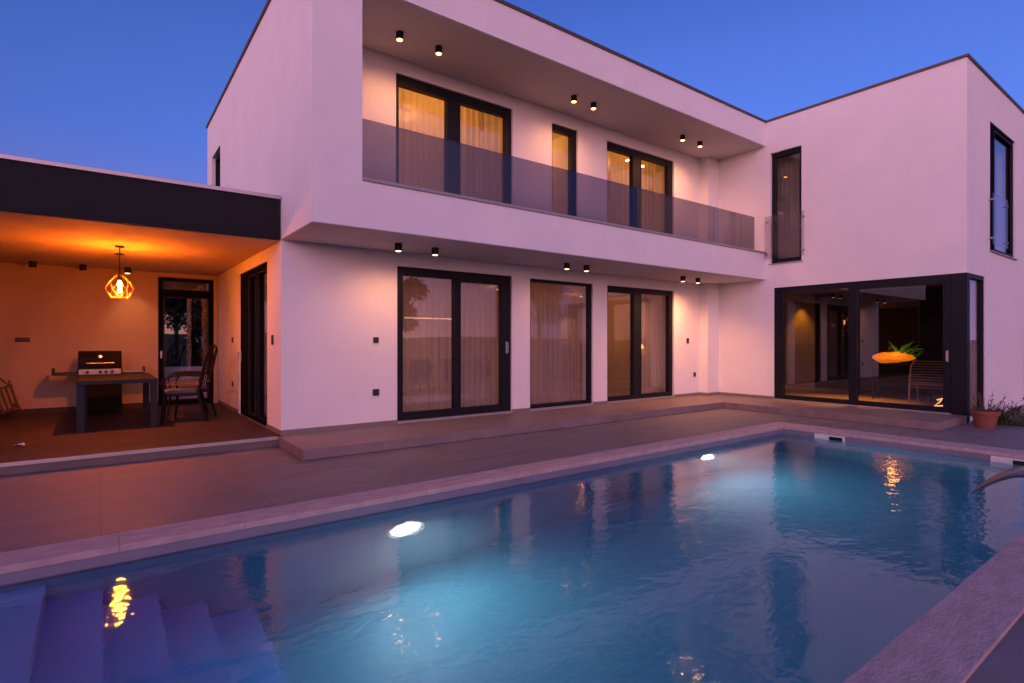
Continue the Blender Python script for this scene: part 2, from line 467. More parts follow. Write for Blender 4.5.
# upper storey
wall(FA, 2.57, 11.97, 3.25, 6.32, .3, [(3.66, 5.91, 3.28, 5.57), (6.84, 7.51, 3.28, 5.55), (8.33, 10.53, 3.28, 5.54)], 'render', house)
MB().box(1.97, 2.57, 6.51, 8.2, 3.25, 6.32).build('pier', 'render', house)
wall(SI, 8.2, 14.35, 2.80, 6.32, .3, [(12.66, 13.72, 3.55, 5.46)], 'render', house)
MB().box(1.97, 11.97, 6.51, 8.2, 2.802, 3.25).build('balcony_floor', 'render', house)
MB().box(2.57, 11.97, 6.51, 6.63, 3.25, 3.38).build('balcony_upstand', 'render', house)
MB().box(2.57, 11.965, 6.485, 6.655, 3.38, 3.42, .004).build('balcony_ledge', 'ledge', house)
MB().box(2.60, 11.965, 6.66, 7.895, 3.25, 3.275).build('balcony_tiling', 'terr', house)
MB().box(2.57, 11.97, 6.51, 7.9, 5.80, 6.32).build('roof_overhang', 'render', house)
MB().box(2.27, 15.68, 8.2, 14.05, 5.80, 6.10).build('roof', 'inside', house)
MB().box(12.27, 15.68, 3.22, 8.2, 5.801, 6.10).build('roof', 'inside', house)
# soffit boards (greyer paint) under overhang and upper roof
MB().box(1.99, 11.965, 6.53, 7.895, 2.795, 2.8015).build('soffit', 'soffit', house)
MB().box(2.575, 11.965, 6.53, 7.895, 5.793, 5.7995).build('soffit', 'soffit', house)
e = MB()
for b in [(1.94, 11.94, 6.48, 6.74), (1.94, 2.30, 6.74, 14.38), (11.94, 12.26, 2.89, 6.74), (12.26, 16.01, 2.89, 3.22), (15.66, 16.01, 3.22, 14.38), (2.30, 15.66, 14.1, 14.38)]:
    e.box(b[0], b[1], b[2], b[3], 6.32, 6.362)
e.build('roof_edging', 'cap', house)
# pier in the inner corner (both storeys)
MB().box(11.52, 11.97, 7.68, 7.9, .13, 2.795).build('pier', 'render', house)
MB().box(11.52, 11.97, 7.68, 7.9, 3.275, 5.793).build('pier', 'render', house)
# baseboards
for b in [(1.97, 3.68, 7.888, 7.9), (5.90, 6.31, 7.888, 7.9), (7.93, 8.34, 7.888, 7.9), (10.53, 11.50, 7.888, 7.9), (11.50, 11.958, 7.668, 7.68),
          (11.508, 11.52, 7.68, 7.888), (11.958, 11.97, 6.32, 7.668), (1.958, 1.97, 7.888, 8.68), (1.958, 1.97, 10.77, 12.888)]:
    MB().box(*b, .13, .195).build('baseboard', 'base', house)
# inner structure
MB().box(2.27, 15.68, 8.2, 14.05, .02, .15).build('room_floor', 'floor', house)
MB().box(12.0, 15.68, 3.0, 8.2, .02, .149).build('room_floor', 'floor', house)
MB().box(2.27, 15.68, 8.2, 14.05, 2.70, 3.20).build('storey_slab', 'inside', house)
MB().box(12.27, 15.68, 3.22, 8.2, 2.701, 3.20).build('storey_slab', 'roomdark', house)
MB().box(12.0, 12.25, 8.2, 14.05, .15, 2.70).build('partition', 'inside', house)
MB().box(2.27, 12.0, 12.2, 12.3, .15, 2.70).build('partition', 'inside', house)
MB().box(12.25, 15.68, 9.6, 9.7, .15, 2.70).build('partition', 'inside', house)
for x in (6.38, 7.9, 11.6):
    MB().box(x, x + .12, 8.2, 14.05, 3.2, 5.80).build('partition', 'inside', house)
MB().box(2.27, 11.6, 11.6, 11.7, 3.2, 5.80).build('partition', 'inside', house)
# dark panels added where the corner room looks black
MB().box(15.60, 15.68, 3.22, 7.1, .15, 2.70).build('darkening_panel', 'dark_inside', house)
MB().box(15.655, 15.68, 7.1, 9.55, .15, 2.70).build('wall_lining', 'roomdark', house)
MB().box(12.27, 15.6, 9.55, 9.6, .15, 2.70).build('darkening_panel', 'dark_inside', house)

# doors and windows, ground floor
WH = 'capl'
glazing(FA, 3.68, 5.90, .17, 2.58, [(3.79, 4.73, .29, 2.45), (4.85, 5.70, .29, 2.42)], 'sliding_door', house, handle=(5.80, 1.30, .22), sill=(0, .03, .03, WH))
glazing(FA, 6.31, 7.93, .17, 2.57, [(6.345, 7.87, .235, 2.52)], 'window', house, sill=(0, .02, .03, WH))
glazing(FA, 8.34, 10.53, .17, 2.57, [(8.39, 9.20, .26, 2.44), (9.44, 10.41, .26, 2.46)], 'sliding_door', house, sill=(0, .03, .03, WH))
# upper
glazing(FA, 3.66, 5.91, 3.28, 5.57, [(3.72, 4.59, 3.34, 5.42), (4.84, 5.79, 3.34, 5.42)], 'balcony_door', house, depth=.1)
glazing(FA, 6.84, 7.51, 3.28, 5.55, [(6.88, 7.38, 3.34, 5.44)], 'window', house)
glazing(FA, 8.33, 10.53, 3.28, 5.54, [(8.36, 9.17, 3.34, 5.40), (9.44, 10.37, 3.34, 5.42)], 'balcony_door', house)
# wing
glazing(WI, 3.14, 6.32, .15, 2.60, [(4.80, 6.13, .24, 2.49), (3.26, 4.66, .24, 2.45)], 'sliding_door', house, rec=.02, depth=.09,
        handle=(3.20, 1.15, .20), sill=(0, .05, .03, WH))
glazing(EN, 12.10, 13.05, .10, 2.60, [(12.13, 13.01, .16, 2.53)], 'window', house, rec=.02, depth=.08)
MB().box(11.965, 12.12, 2.915, 3.14, 0, 2.60, .004).build('corner_post', 'frame', house)
glazing(WI, 5.72, 6.40, 3.14, 5.60, [(5.79, 6.32, 3.24, 5.50)], 'window', house, rec=.07, sill=(.03, .03, .025))
glazing(EN, 13.38, 15.22, 3.12, 5.55, [(13.80, 15.12, 3.19, 5.46)], 'window', house, rec=.03, sill=(.03, .04, .025)).data.materials[0] = M['frame_matt']
glazing(SI, 8.68, 10.77, .13, 2.60, [(8.74, 9.40, .22, 2.48), (9.52, 10.08, .22, 2.48)], 'sliding_door', house, rec=.03, depth=.09,
        handle=(10.72, 1.15, .2), sill=(0, .0, .02, WH)).data.materials[0] = M['frame_matt']
glazing(SI, 12.66, 13.72, 3.55, 5.46, [(12.72, 13.66, 3.62, 5.38)], 'window', house, rec=.07, sill=(.0, .02, .02))

# ---------------------------------------------------------------- covered terrace (annex)
annex = thing('carport_annex', 'single storey covered terrace with flat roof and black fascia at the left', 'covered terrace', (-.3, 7.9, 0))
annex.name = 'covered_terrace'
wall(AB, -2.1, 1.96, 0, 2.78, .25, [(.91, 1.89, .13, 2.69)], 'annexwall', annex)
MB().box(-2.1, -1.9, 7.9, 12.9, .0, 2.78).build('light_blocking_screen', 'fascia', annex)  # unseen dark screen added to keep western glow out of the terrace
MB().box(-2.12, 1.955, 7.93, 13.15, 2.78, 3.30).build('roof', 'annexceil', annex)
MB().box(-2.14, 1.95, 7.885, 7.93, 2.79, 3.335, .003).build('fascia', 'fascia', annex)
MB().box(-2.16, 1.962, 7.865, 8.15, 3.335, 3.385, .004).build('roof_edging', 'capl', annex)
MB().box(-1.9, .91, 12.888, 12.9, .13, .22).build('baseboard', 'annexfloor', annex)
glazing(AB, .91, 1.89, .13, 2.69, [(1.02, 1.78, .24, 2.29), (1.0, 1.80, 2.46, 2.62)], 'door', annex, rec=.06, depth=.08, handle=(.965, 1.15, .14)).data.materials[0] = M['frame_matt']

# ---------------------------------------------------------------- ground, deck, pool
PX0, PX1, PY0, PY1 = -1.05, 9.02, .98, 4.60     # pool water outline
CO = {'l': -1.45, 'r': 9.42, 'f': .70, 'b': 4.90}  # coping outline
def ring(x0, x1, y0, y1, X0, X1, Y0, Y1, z0, z1, name, m, kind='structure', bev=0):
    mb = MB()
    for b in ((X0, X1, Y0, y0), (X0, X1, y1, Y1), (X0, x0, y0, y1), (x1, X1, y0, y1)):
        mb.box(b[0], b[1], b[2], b[3], z0, z1, bev)
    return tag(mb.build(name, m), kind=kind)
# field ground with a hole for the pool
mb = MB(); S = 900
xs = [-S, -40, -6, CO['l'] - .1, CO['r'] + .1, 20, 60, S]; ys = [-S, -60, -3, CO['f'] - .05, CO['b'] + .1, 20, 60, S]
gv = {}
for i, x in enumerate(xs):
    for j, y in enumerate(ys): gv[i, j] = mb.bm.verts.new((x, y, -.02))
for i in range(7):
    for j in range(7):
        if i == 3 and j == 3: continue
        mb.bm.faces.new((gv[i, j], gv[i + 1, j], gv[i + 1, j + 1], gv[i, j + 1]))
struct(mb.build('ground', 'ground'))
# paved deck round the pool
mb = MB()
mb.box(-6, 11.95, CO['b'] - .02, 8.0, -.1, 0); mb.box(CO['r'] - .02, 16.2, -3, 2.05, -.1, 0)
mb.box(CO['r'] - .02, 12.2, 2.05, CO['b'] - .02, -.1, 0)
mb.box(-6, CO['r'] - .02, -3, CO['f'] + .02, -.1, 0); mb.box(-6, CO['l'] + .02, CO['f'] + .02, CO['b'] - .02, -.1, 0)
struct(mb.build('pool_deck', 'deck'))
# terrace step
mb = MB()
mb.box(1.91, 11.96, 6.66, 7.93, .004, .13, .003)
mb.box(10.55, 11.96, 2.92, 6.66, .004, .1295, .003)
struct(mb.build('terrace_step', 'terr'))
mb = MB(); mb.box(-2.14, 1.965, 7.80, 12.95, .004, .126)
struct(mb.build('terrace_base', 'terr'))
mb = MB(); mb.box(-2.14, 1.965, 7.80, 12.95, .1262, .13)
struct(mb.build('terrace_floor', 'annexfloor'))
mb = MB(); mb.box(-2.14, 1.905, 7.785, 7.80, .095, .136)
struct(mb.build('terrace_edging', 'capl'))
# pool basin
mb = MB(); D = -1.62; t = .2
mb.box(PX0 - t, PX1 + t, PY0 - t, PY1 + t, D - .2, D)
mb.box(PX0 - t, PX0, PY0 - t, PY1 + t, D, -.03); mb.box(PX1, PX1 + t, PY0 - t, PY1 + t, D, -.03)
mb.box(PX0, PX1, PY0 - t, PY0, D, -.03); mb.box(PX0, PX1, PY1, PY1 + t, D, -.03)
struct(mb.build('pool_basin', 'pool'))
# added grey-violet strip, painting the warm-lit tone of the bare liner above water
t = .004
mb = MB()
mb.box(PX0, PX1, PY1 - t, PY1 + .01, -.16, -.031); mb.box(PX0, PX1, PY0 - .01, PY0 + t, -.16, -.031)
mb.box(PX1 - t, PX1 + .01, PY0 + t, PY1 - t, -.16, -.031); mb.box(PX0 - .01, PX0 + t, PY0 + t, PY1 - t, -.16, -.031)
M['band'] = mat('warm_lit_liner', (.19, .18, .24), .45, scale=3)
struct(mb.build('waterline_tint_strip', 'band'))
# entry steps
mb = MB()
for x1, z in ((-.28, -.25), (.01, -.53), (.32, -.82), (.61, -1.10), (.94, -1.37)):
    pass
prof = [(PX0, -1.61), (PX0, -.25), (-.28, -.25), (-.28, -.53), (.01, -.53), (.01, -.82), (.32, -.82), (.32, -1.10), (.61, -1.10), (.61, -1.37), (.94, -1.37), (.94, -1.61)]
mb.prism([(x, PY0 + .001, z) for x, z in prof], (0, PY1 - PY0 - .002, 0))
struct(mb.build('pool_steps', 'stepliner'))
# stone coping, one block run per side, uneven inner lip
def coping(x0, x1, y0, y1, n, name='pool_coping'):
    mb = MB()
    lx = x1 - x0; ly = y1 - y0; L = max(lx, ly)
    for k in range(n):
        a, b = k / n, (k + 1) / n
        g = .0008
        if lx > ly: bx = (x0 + lx * a + g, x0 + lx * b - g, y0, y1)
        else: bx = (x0, x1, y0 + ly * a + g, y0 + ly * b - g)
        dz = rnd.uniform(-.0006, .0006); dj = rnd.uniform(-.001, .001)
        if lx > ly: mb.box(bx[0], bx[1], bx[2] + dj, bx[3] + dj, -.028, .02 + dz, .003)
        else: mb.box(bx[0] + dj, bx[1] + dj, bx[2], bx[3], -.028, .02 + dz, .003)
    return mb
cp = [coping(CO['l'], CO['r'], PY1 - .01, CO['b'], 14), coping(CO['l'], CO['r'], CO['f'], PY0 + .01, 14),
      coping(PX1 - .01, CO['r'], PY0 + .01, PY1 - .01, 3), coping(CO['l'], PX0 + .01, PY0 + .01, PY1 - .01, 3)]
for m_ in cp: struct(m_.build('pool_coping', 'coping'))
# water body
mb = MB(); mb.box(PX0 - .05, PX1 + .05, PY0 - .05, PY1 + .05, D - .05, -.10)
struct(mb.build('pool_water', 'water'))

# skimmers in the far wall
def skimmer(y0, y1, label):
    t = thing('skimmer', label, 'pool skimmer', (PX1, (y0 + y1) / 2, -.11), 'skimmers in the far pool wall')
    P = Pl('X', PX1)
    fr = wall(Pl('X', PX1 - .02), y0, y1, -.19, -.034, .018, [(y0 + .035, y1 - .035, -.165, -.055)], 'white', t, 'frame')
    ym = y0 + (y1 - y0) * .55
    mb = MB(); P.box(mb, ym, y1 - .034, .001, .010, -.165, -.055); mb.build('flap', 'white', t)
    mb = MB(); P.box(mb, y0 + .034, ym - .012, .001, .006, -.165, -.055); mb.build('mouth_shade', 'black', t)  # black sheet painting the shade inside the skimmer mouth
    mb = MB(); P.box(mb, ym - .012, ym, .001, .016, -.165, -.055); mb.build('divider', 'white', t)
skimmer(3.66, 4.10, 'white pool skimmer below the coping, nearer the far left corner of the pool')
skimmer(1.52, 1.96, 'white pool skimmer at the right edge behind the curved water spout')

# underwater lamps in the long house-side wall
def pool_lamp(x, label):
    t = thing('pool_lamp', label, 'pool light', (x, PY1, -.68), 'underwater pool lamps')
    mb = MB()
    rings = []
    for r, y in ((.20, 0), (.20, -.02), (.185, -.03), (.175, -.03), (.17, -.012)):
        rings.append([mb.bm.verts.new((x + r * math.cos(2 * PI * k / 32), PY1 + y, -.68 + r * math.sin(2 * PI * k / 32))) for k in range(32)])
    for i in range(4):
        for k in range(32): mb.bm.faces.new((rings[i][k], rings[i][(k + 1) % 32], rings[i + 1][(k + 1) % 32], rings[i + 1][k]))
    mb.build('rim', 'white', t, smooth=True, recalc=False)
    mb = MB(); mb.prism([(x + .172 * math.cos(2 * PI * k / 24), PY1 - .012, -.68 + .172 * math.sin(2 * PI * k / 24)) for k in range(24)], (0, .01, 0))
    mb.build('lens', 'poolemit', t)
    l = lamp('SPOT', 'pool_lamp_light', (x, PY1 - .06, -.68), POOL_W, (1, .88, .78), t, spot_size=R(180), spot_blend=1, shadow_soft_size=.035)
    aim(l, (0.05, -1, -.12))
POOL_W = 125
pool_lamp(2.22, 'bright underwater lamp shining in the pool wall nearer the camera')
pool_lamp(6.86, 'smaller looking underwater lamp shining at the far end of the pool wall')

# curved water spout on the right coping
t = thing('water_spout', 'curved steel water spout arching over the pool at the right edge', 'water spout', (5.97, .86, .02))
path = [(.86, .02, .10), (.86, .16, .10), (.90, .29, .10), (.99, .355, .095), (1.10, .36, .085), (1.22, .30, .07), (1.34, .20, .045), (1.43, .10, .012)]
mb = MB(); prev = None; hw = .20
L0 = []
for i, (y, z, th) in enumerate(path):
    a = path[max(0, i - 1)]; b = path[min(len(path) - 1, i + 1)]
    ty, tz = b[0] - a[0], b[1] - a[1]; l = math.hypot(ty, tz); ny, nz_ = -tz / l * th / 2, ty / l * th / 2
    wdt = hw * (.75 + .25 * i / 7)
    L0.append([mb.bm.verts.new((5.97 + sx * wdt, y + s * ny, z + s * nz_)) for sx, s in ((-1, 1), (1, 1), (1, -1), (-1, -1))])
for i in range(len(L0) - 1):
    for k in range(4): mb.bm.faces.new((L0[i][k], L0[i][(k + 1) % 4], L0[i + 1][(k + 1) % 4], L0[i + 1][k]))
mb.bm.faces.new(L0[0]); mb.bm.faces.new(L0[-1][::-1])
M['brushed'] = mat('brushed_spout', (.32, .27, .28), .35, metal=.9, scale=15)
sp = mb.build('blade', 'brushed', t)
bv = sp.modifiers.new('Subsurf', 'SUBSURF'); bv.levels = 2; bv.render_levels = 2
mb = MB(); mb.box(5.79, 6.15, .79, .93, .022, .035, .003); mb.build('base_plate', 'brushed', t)

# ---------------------------------------------------------------- glass balustrade and juliet guards
gb = thing('glass_balustrade', 'long smoked glass balustrade along the first floor balcony', 'balustrade', (7, 6.57, 3.42))
xs = [2.575, 5.56, 8.85, 10.05, 11.00, 11.53]
xs = [2.575, 5.56, 10.06, 11.05, 11.60]
for a, b in zip(xs, xs[1:]):
    MB().box(a + .006, b - .006, 6.562, 6.578, 3.422, 4.165).build('glass_panel', 'tint', gb)
def juliet(pl, u0, u1, z0, z1, w, label, hw):
    c = pl.p((u0 + u1) / 2, w, z0)
    t = thing('window_guard', label, 'glass window guard', c, 'glass guards on the wing windows')
    mb = MB(); pl.box(mb, u0, u1, w, w + .012, z0, z1); mb.build('glass_panel', 'clear', t)
    for u in (u0 + .03, u1 - .03):
        for z in (z0 + .12, z1 - .12):
            mb = MB()
            a = pl.p(u, .0, z); b = pl.p(u, w + .022, z)
            mb.tube([a, b], .019, 12); mb.build('clamp', 'steel', t, smooth=False)
juliet(WI, 5.64, 6.50, 3.24, 4.19, .06, 'clear glass guard across the narrow window beside the balcony', 1)
juliet(EN, 13.28, 14.30, 3.22, 4.18, .06, 'clear glass guard over the left half of the upper window on the right end wall', 1)

# ---------------------------------------------------------------- spot lamps
def spot(x, y, zc, label, group, energy, lens, cone=150, grp_dir=(0, .15, -1)):
    t = thing('ceiling_spotlight', label, 'spotlight', (x, y, zc), group)
    mb = MB(); mb.lathe([(.048, -.105), (.052, -.10), (.052, -.004), (.048, 0)], 24, (x, y, zc)); mb.build('housing', 'black', t)
    mb = MB(); mb.lathe([(.024, -.1145), (.038, -.110), (.042, -.1055)], 20, (x, y, zc)); mb.build('lens', lens, t)
    if energy:
        l = lamp('SPOT', 'spotlight_beam', (x, y, zc - .125), energy, WARM, t, spot_size=R(cone), spot_blend=.9, shadow_soft_size=.03)
        aim(l, grp_dir)
WARM = (1, .38, .14)
UX = [3.40, 4.03, 6.77, 7.26, 9.92, 10.54]; DX = [3.38, 3.97, 6.60, 7.08, 9.93, 10.46]
onames = ['leftmost', 'second from the left', 'third from the left', 'fourth from the left', 'fifth from the left', 'rightmost']
UE = [48, 50, 46, 46, 78, 78]; DE = [46, 30, 16, 22, 115, 150]
for i in range(6):
    spot(UX[i], 7.22, 5.793, 'glowing black spotlight under the upper balcony roof, %s of six' % onames[i], 'spotlights under the balcony roof', UE[i], 'lens_warm')
    spot(DX[i], 7.22, 2.795, 'black spotlight under the balcony overhang, %s of six' % onames[i], 'spotlights under the overhang', DE[i], 'lens_dim')
for x, lb, en, le in ((-.93, 'unlit black ceiling spot near the left edge of the covered terrace', 0, 'lens_off'), (-.25, 'unlit black ceiling spot above the grill', 0, 'lens_off'),
                      (.40, 'small lit ceiling spot just behind the hanging cage lamp', 30, 'lens_dim')):
    spot(x, 12.45, 2.78, lb, 'ceiling spots in the covered terrace', en, le, 80, (.12, .30, -1))

# ---------------------------------------------------------------- cage pendant
pc = (.22, 9.72)
t = thing('pendant_lamp', 'glowing filament bulb in a wire cage hanging from the terrace ceiling', 'pendant lamp', (pc[0], pc[1], 2.78))
mb = MB(); mb.lathe([(.055, 0), (.055, -.02), (.03, -.026)], 24, (pc[0], pc[1], 2.779)); mb.build('ceiling_rose', 'black', t)
mb = MB(); mb.tube([(pc[0], pc[1], 2.76), (pc[0], pc[1], 2.36)], .007, 8); mb.lathe([(.02, -.004), (.055, 0), (.055, .014), (.02, .018)], 24, (pc[0], pc[1], 2.655)); mb.build('cord', 'black', t)
mb = MB(); mb.lathe([(.022, 0), (.026, .015), (.026, .085), (.012, .10)], 16, (pc[0], pc[1], 2.285)); mb.build('bulb_holder', 'black', t)
mb = MB(); cz = 2.18
A = [(pc[0] + .04 * math.cos(PI / 3 * k), pc[1] + .04 * math.sin(PI / 3 * k), 2.36) for k in range(6)]
B = [(pc[0] + .125 * math.cos(PI / 3 * (k + .5)), pc[1] + .125 * math.sin(PI / 3 * (k + .5)), 2.275) for k in range(6)]
Cc = [(pc[0] + .17 * math.cos(PI / 3 * k), pc[1] + .17 * math.sin(PI / 3 * k), 2.17) for k in range(6)]
Dd = [(pc[0] + .115 * math.cos(PI / 3 * (k + .5)), pc[1] + .115 * math.sin(PI / 3 * (k + .5)), 2.045) for k in range(6)]
w = .0030
for k in range(6):
    n = (k + 1) % 6
    for p, q in ((A[k], A[n]), (A[k], B[k]), (A[n], B[k]), (B[k], Cc[k]), (B[k], Cc[n]), (Cc[k], Dd[k]), (Cc[n], Dd[k]), (Dd[k], Dd[n])):
        mb.tube([p, q], w, 6)
mb.build('cage', 'cagewire', t)
mb = MB(); mb.lathe([(.004, -.085), (.018, -.08), (.027, -.06), (.029, -.04), (.022, -.005), (.022, .01), (.030, .03), (.031, .05), (.022, .08), (.014, .10)], 20, (pc[0], pc[1], 2.185))
mb.build('bulb', 'bulb', t, smooth=True)
lamp('POINT', 'pendant_light', (pc[0], pc[1], 2.17), 820, (1, .17, .006), t, shadow_soft_size=.035)

# ---------------------------------------------------------------- switches, sockets
def plate(name, pl, u, z, w, h, label, cat, m='socket'):
    c = pl.p(u, 0, z)
    t = thing(name, label, cat, c, 'dark wall fittings')
    mb = MB(); pl.box(mb, u - w / 2, u + w / 2, .001, .016, z - h / 2, z + h / 2, .003); mb.build('cover', m, t)
    mb = MB(); pl.box(mb, u - w / 2 + .015, u + w / 2 - .015, .016, .020, z - h / 2 + .015, z + h / 2 - .015, .002); mb.build('flap', m, t)
plate('wall_switch', FA, 3.33, 1.43, .085, .085, 'small dark wall switch left of the first sliding door', 'switch')
plate('wall_socket', FA, 3.33, .64, .10, .10, 'small dark wall socket low left of the first sliding door', 'socket')
plate('wall_switch', FA, 11.04, 1.43, .08, .12, 'small dark switch right of the third glass door', 'switch')
plate('wall_socket', FA, 11.31, .63, .08, .10, 'small dark socket low on the wall by the inner corner', 'socket')
plate('wall_switch', SI, 11.3, 1.44, .08, .10, 'dark switch on the terrace side wall beyond the sliding door', 'switch')
plate('wall_socket', SI, 11.3, .62, .08, .10, 'dark socket low on the terrace side wall beyond the sliding door', 'socket')
plate('wall_switch', SI, 8.34, 1.43, .08, .14, 'dark switch on the terrace side wall near the house corner', 'switch')
plate('wall_vent', AB, -1.10, 1.44, .20, .08, 'flat dark vent plate on the terrace back wall at far left', 'vent')

# ---------------------------------------------------------------- curtains
def curtain(pl, u0, u1, z0, z1, w, m, label, amp=.035, per=.13, seed=1):
    r = random.Random(seed)
    mb = MB(); n = int((u1 - u0) / .012); rows = 8
    ph = [0]
    for i in range(n): ph.append(ph[-1] + 2 * PI / (per * r.uniform(.7, 1.35)) * (u1 - u0) / n if i % 6 == 0 else ph[-1] + (ph[-1] - ph[-2] if len(ph) > 1 else 0))
    g = []
    for j in range(rows + 1):
        f = j / rows
        row = []
        for i in range(n + 1):
            u = u0 + (u1 - u0) * i / n
            a = amp * (.55 + .45 * (1 - f)) * (1 + .3 * math.sin(u * 3.1 + seed))
            row.append(mb.bm.verts.new(pl.p(u + .006 * math.sin(f * 5 + u * 9), w + a * math.sin(ph[i] + .25 * math.sin(f * 3 + u * 4)), z0 + (z1 - z0) * f)))
        g.append(row)
    for j in range(rows):
        for i in range(n): mb.bm.faces.new((g[j][i], g[j][i + 1], g[j + 1][i + 1], g[j + 1][i]))
    c = pl.p((u0 + u1) / 2, w, z0)
    o = mb.build('curtain', m, smooth=True, recalc=False, origin=c)
    return tag(o, label, 'curtain', 'curtains behind the windows')
curtain(FA, 3.5, 6.05, .17, 2.68, -.5, 'sheer', 'sheer curtain across the leftmost ground floor sliding door', seed=1)
curtain(FA, 6.3, 8.6, .17, 2.68, -.5, 'sheer', 'sheer curtain across the middle ground floor window', seed=2)
curtain(FA, 9.75, 10.75, .17, 2.68, -.5, 'sheer', 'sheer curtain gathered at the right of the third ground floor door', seed=3)
curtain(FA, 3.5, 5.55, 3.22, 5.76, -.5, 'drape', 'orange lit curtain behind the left balcony door', seed=4)
curtain(FA, 5.56, 6.05, 3.22, 5.76, -.45, 'sheer', 'thin sheer strip of curtain at the right of the left balcony door', seed=5)
curtain(FA, 9.0, 10.6, 3.22, 5.76, -.55, 'drape', 'orange lit curtain behind the right balcony door', seed=6)
curtain(FA, 8.2, 8.99, 3.22, 5.76, -.6, 'drape', 'shaded curtain at the left of the right balcony door', seed=16)
curtain(WI, 5.6, 6.5, 3.22, 5.76, -.5, 'drape', 'dark drawn curtain behind the narrow wing window', seed=7)
curtain(EN, 12.74, 13.03, .16, 2.58, -.16, 'sheer', 'pale curtain edge in the small side pane of the glass corner', seed=8, per=.1)
curtain(EN, 14.6, 15.4, 3.22, 5.76, -.45, 'drape', 'pale curtain at the right of the upper end wall window', seed=9)
curtain(SI, 9.3, 10.5, .17, 2.68, -.33, 'sheer', 'sheer curtain behind the far half of the terrace side door', seed=10)

# ---------------------------------------------------------------- room lamps
def ceiling_lamp(x, y, z, e, label, col=(1, .38, .07), m='amber', r=.16):
    t = thing('ceiling_lamp', label, 'ceiling lamp', (x, y, z), 'ceiling lamps inside the rooms')
    mb = MB(); mb.lathe([(r, 0), (r, -.05), (r - .02, -.055)], 32, (x, y, z)); mb.build('rim', 'white', t)
    mb = MB(); mb.lathe([(r - .025, -.056), (r - .03, -.062), (.01, -.07)], 32, (x, y, z)); mb.build('diffuser', m, t)
    lamp('POINT', 'room_light', (x, y, z - .25), e, col, t, shadow_soft_size=.12)
ceiling_lamp(4.6, 9.7, 5.797, 115, 'round ceiling lamp lighting the left bedroom')
ceiling_lamp(7.1, 9.9, 5.797, 95, 'round ceiling lamp lighting the room of the narrow balcony window')
ceiling_lamp(9.6, 9.9, 5.797, 90, 'round ceiling lamp lighting the right bedroom')
ceiling_lamp(7.6, 10.6, 2.698, 20, 'round ceiling lamp in the middle of the living room', (1, .30, .08))
ceiling_lamp(10.6, 10.9, 2.698, 26, 'round ceiling lamp at the right end of the living room', (1, .30, .08))
ceiling_lamp(14.9, 8.6, 2.698, 1, 'round ceiling lamp over the amber lit wall of the corner room', (1, .42, .06), r=.1)
ceiling_lamp(3.3, 11.3, 2.698, 16, 'added ceiling lamp at the left end of the living room, lighting the side door curtain', (1, .30, .08))  # added lamp, brightens the curtain in the terrace side door
# linear pendants over the dining table
for y, z, x0, x1, lb in ((11, 1.92, 5.3, 6.5, 'thin glowing linear pendant behind the leftmost sliding door'),):
    t = thing('linear_pendant', lb, 'pendant lamp', ((x0 + x1) / 2, y, z))
    MB().box(x0, x1, y - .02, y + .02, z, z + .018).build('light_bar', 'linear', t)
    MB().box(x0, x1, y - .022, y + .022, z + .019, z + .045).build('housing', 'black', t)
    mb = MB(); mb.tube([(x0 + .2, y, z + .045), (x0 + .2, y, 2.70)], .003, 6); mb.build('cable', 'black', t)
    mb = MB(); mb.tube([(x1 - .2, y, z + .045), (x1 - .2, y, 2.70)], .003, 6); mb.build('cable', 'black', t)
    l = lamp('AREA', 'linear_light', ((x0 + x1) / 2, y, z - .02), 16, (1, .5, .22), t, shape='RECTANGLE', size=x1 - x0, size_y=.05)
# dining table and chairs, dim behind the sheer
t = thing('dining_table', 'dim wooden dining table behind the curtain of the leftmost sliding door', 'table', (5.7, 10.6, .15))
MB().box(4.6, 6.8, 10.15, 11.1, .86, .90, .004).build('tabletop', 'palewood', t)
for x in (4.7, 6.7):
    for y in (10.25, 11.0): MB().box(x - .035, x + .035, y - .035, y + .035, .15, .86).build('leg', 'black', t)
def dchair(label):
    t = thing('dining_chair', label, 'chair', (0, 0, 0), 'dining chairs in the living room')
    MB().box(-.22, .22, -.22, .22, .44, .48, .01).build('seat', 'cushion', t)
    MB().box(-.22, .22, -.25, -.22, .50, .92, .01).build('backrest', 'wood', t)
    for sx in (-1, 1):
        for sy in (-1, 1):
            z1 = .44 if sy > 0 else .90
            mb = MB(); mb.tube([(sx * .2, sy * .21, 0), (sx * .19, sy * .19 if sy > 0 else -.235, z1)], [.013, .017], 8); mb.build('leg', 'wood', t)
    return t
dc = dchair('dining chair at the left end of the near side of the dining table')
dc.location = (5.0, 9.9, .15)
dup(dc, (5.7, 9.9, .15), 0, 'dining chair in the middle of the near side of the dining table')
dup(dc, (6.4, 9.88, .15), .1, 'dining chair at the right end of the near side of the dining table')
# made-up cabinet with lit niche, gives an orange patch behind the middle window
t = thing('wall_cabinet', 'made-up tall cabinet with an orange lit niche behind the middle window', 'cabinet', (11.0, 12.0, .15))
fr = wall(Pl('Y', 11.75), 10.2, 11.9, .15, 2.5, .44, [(10.5, 11.6, 1.3, 2.1)], 'dark_inside', t, 'carcass')
MB().box(10.5, 11.6, 12.15, 12.18, 1.3, 2.1).build('niche_back', 'inside', t)
lamp('AREA', 'niche_light', (11.05, 12.0, 2.08), 5, (1, .4, .12), t, size=.9)

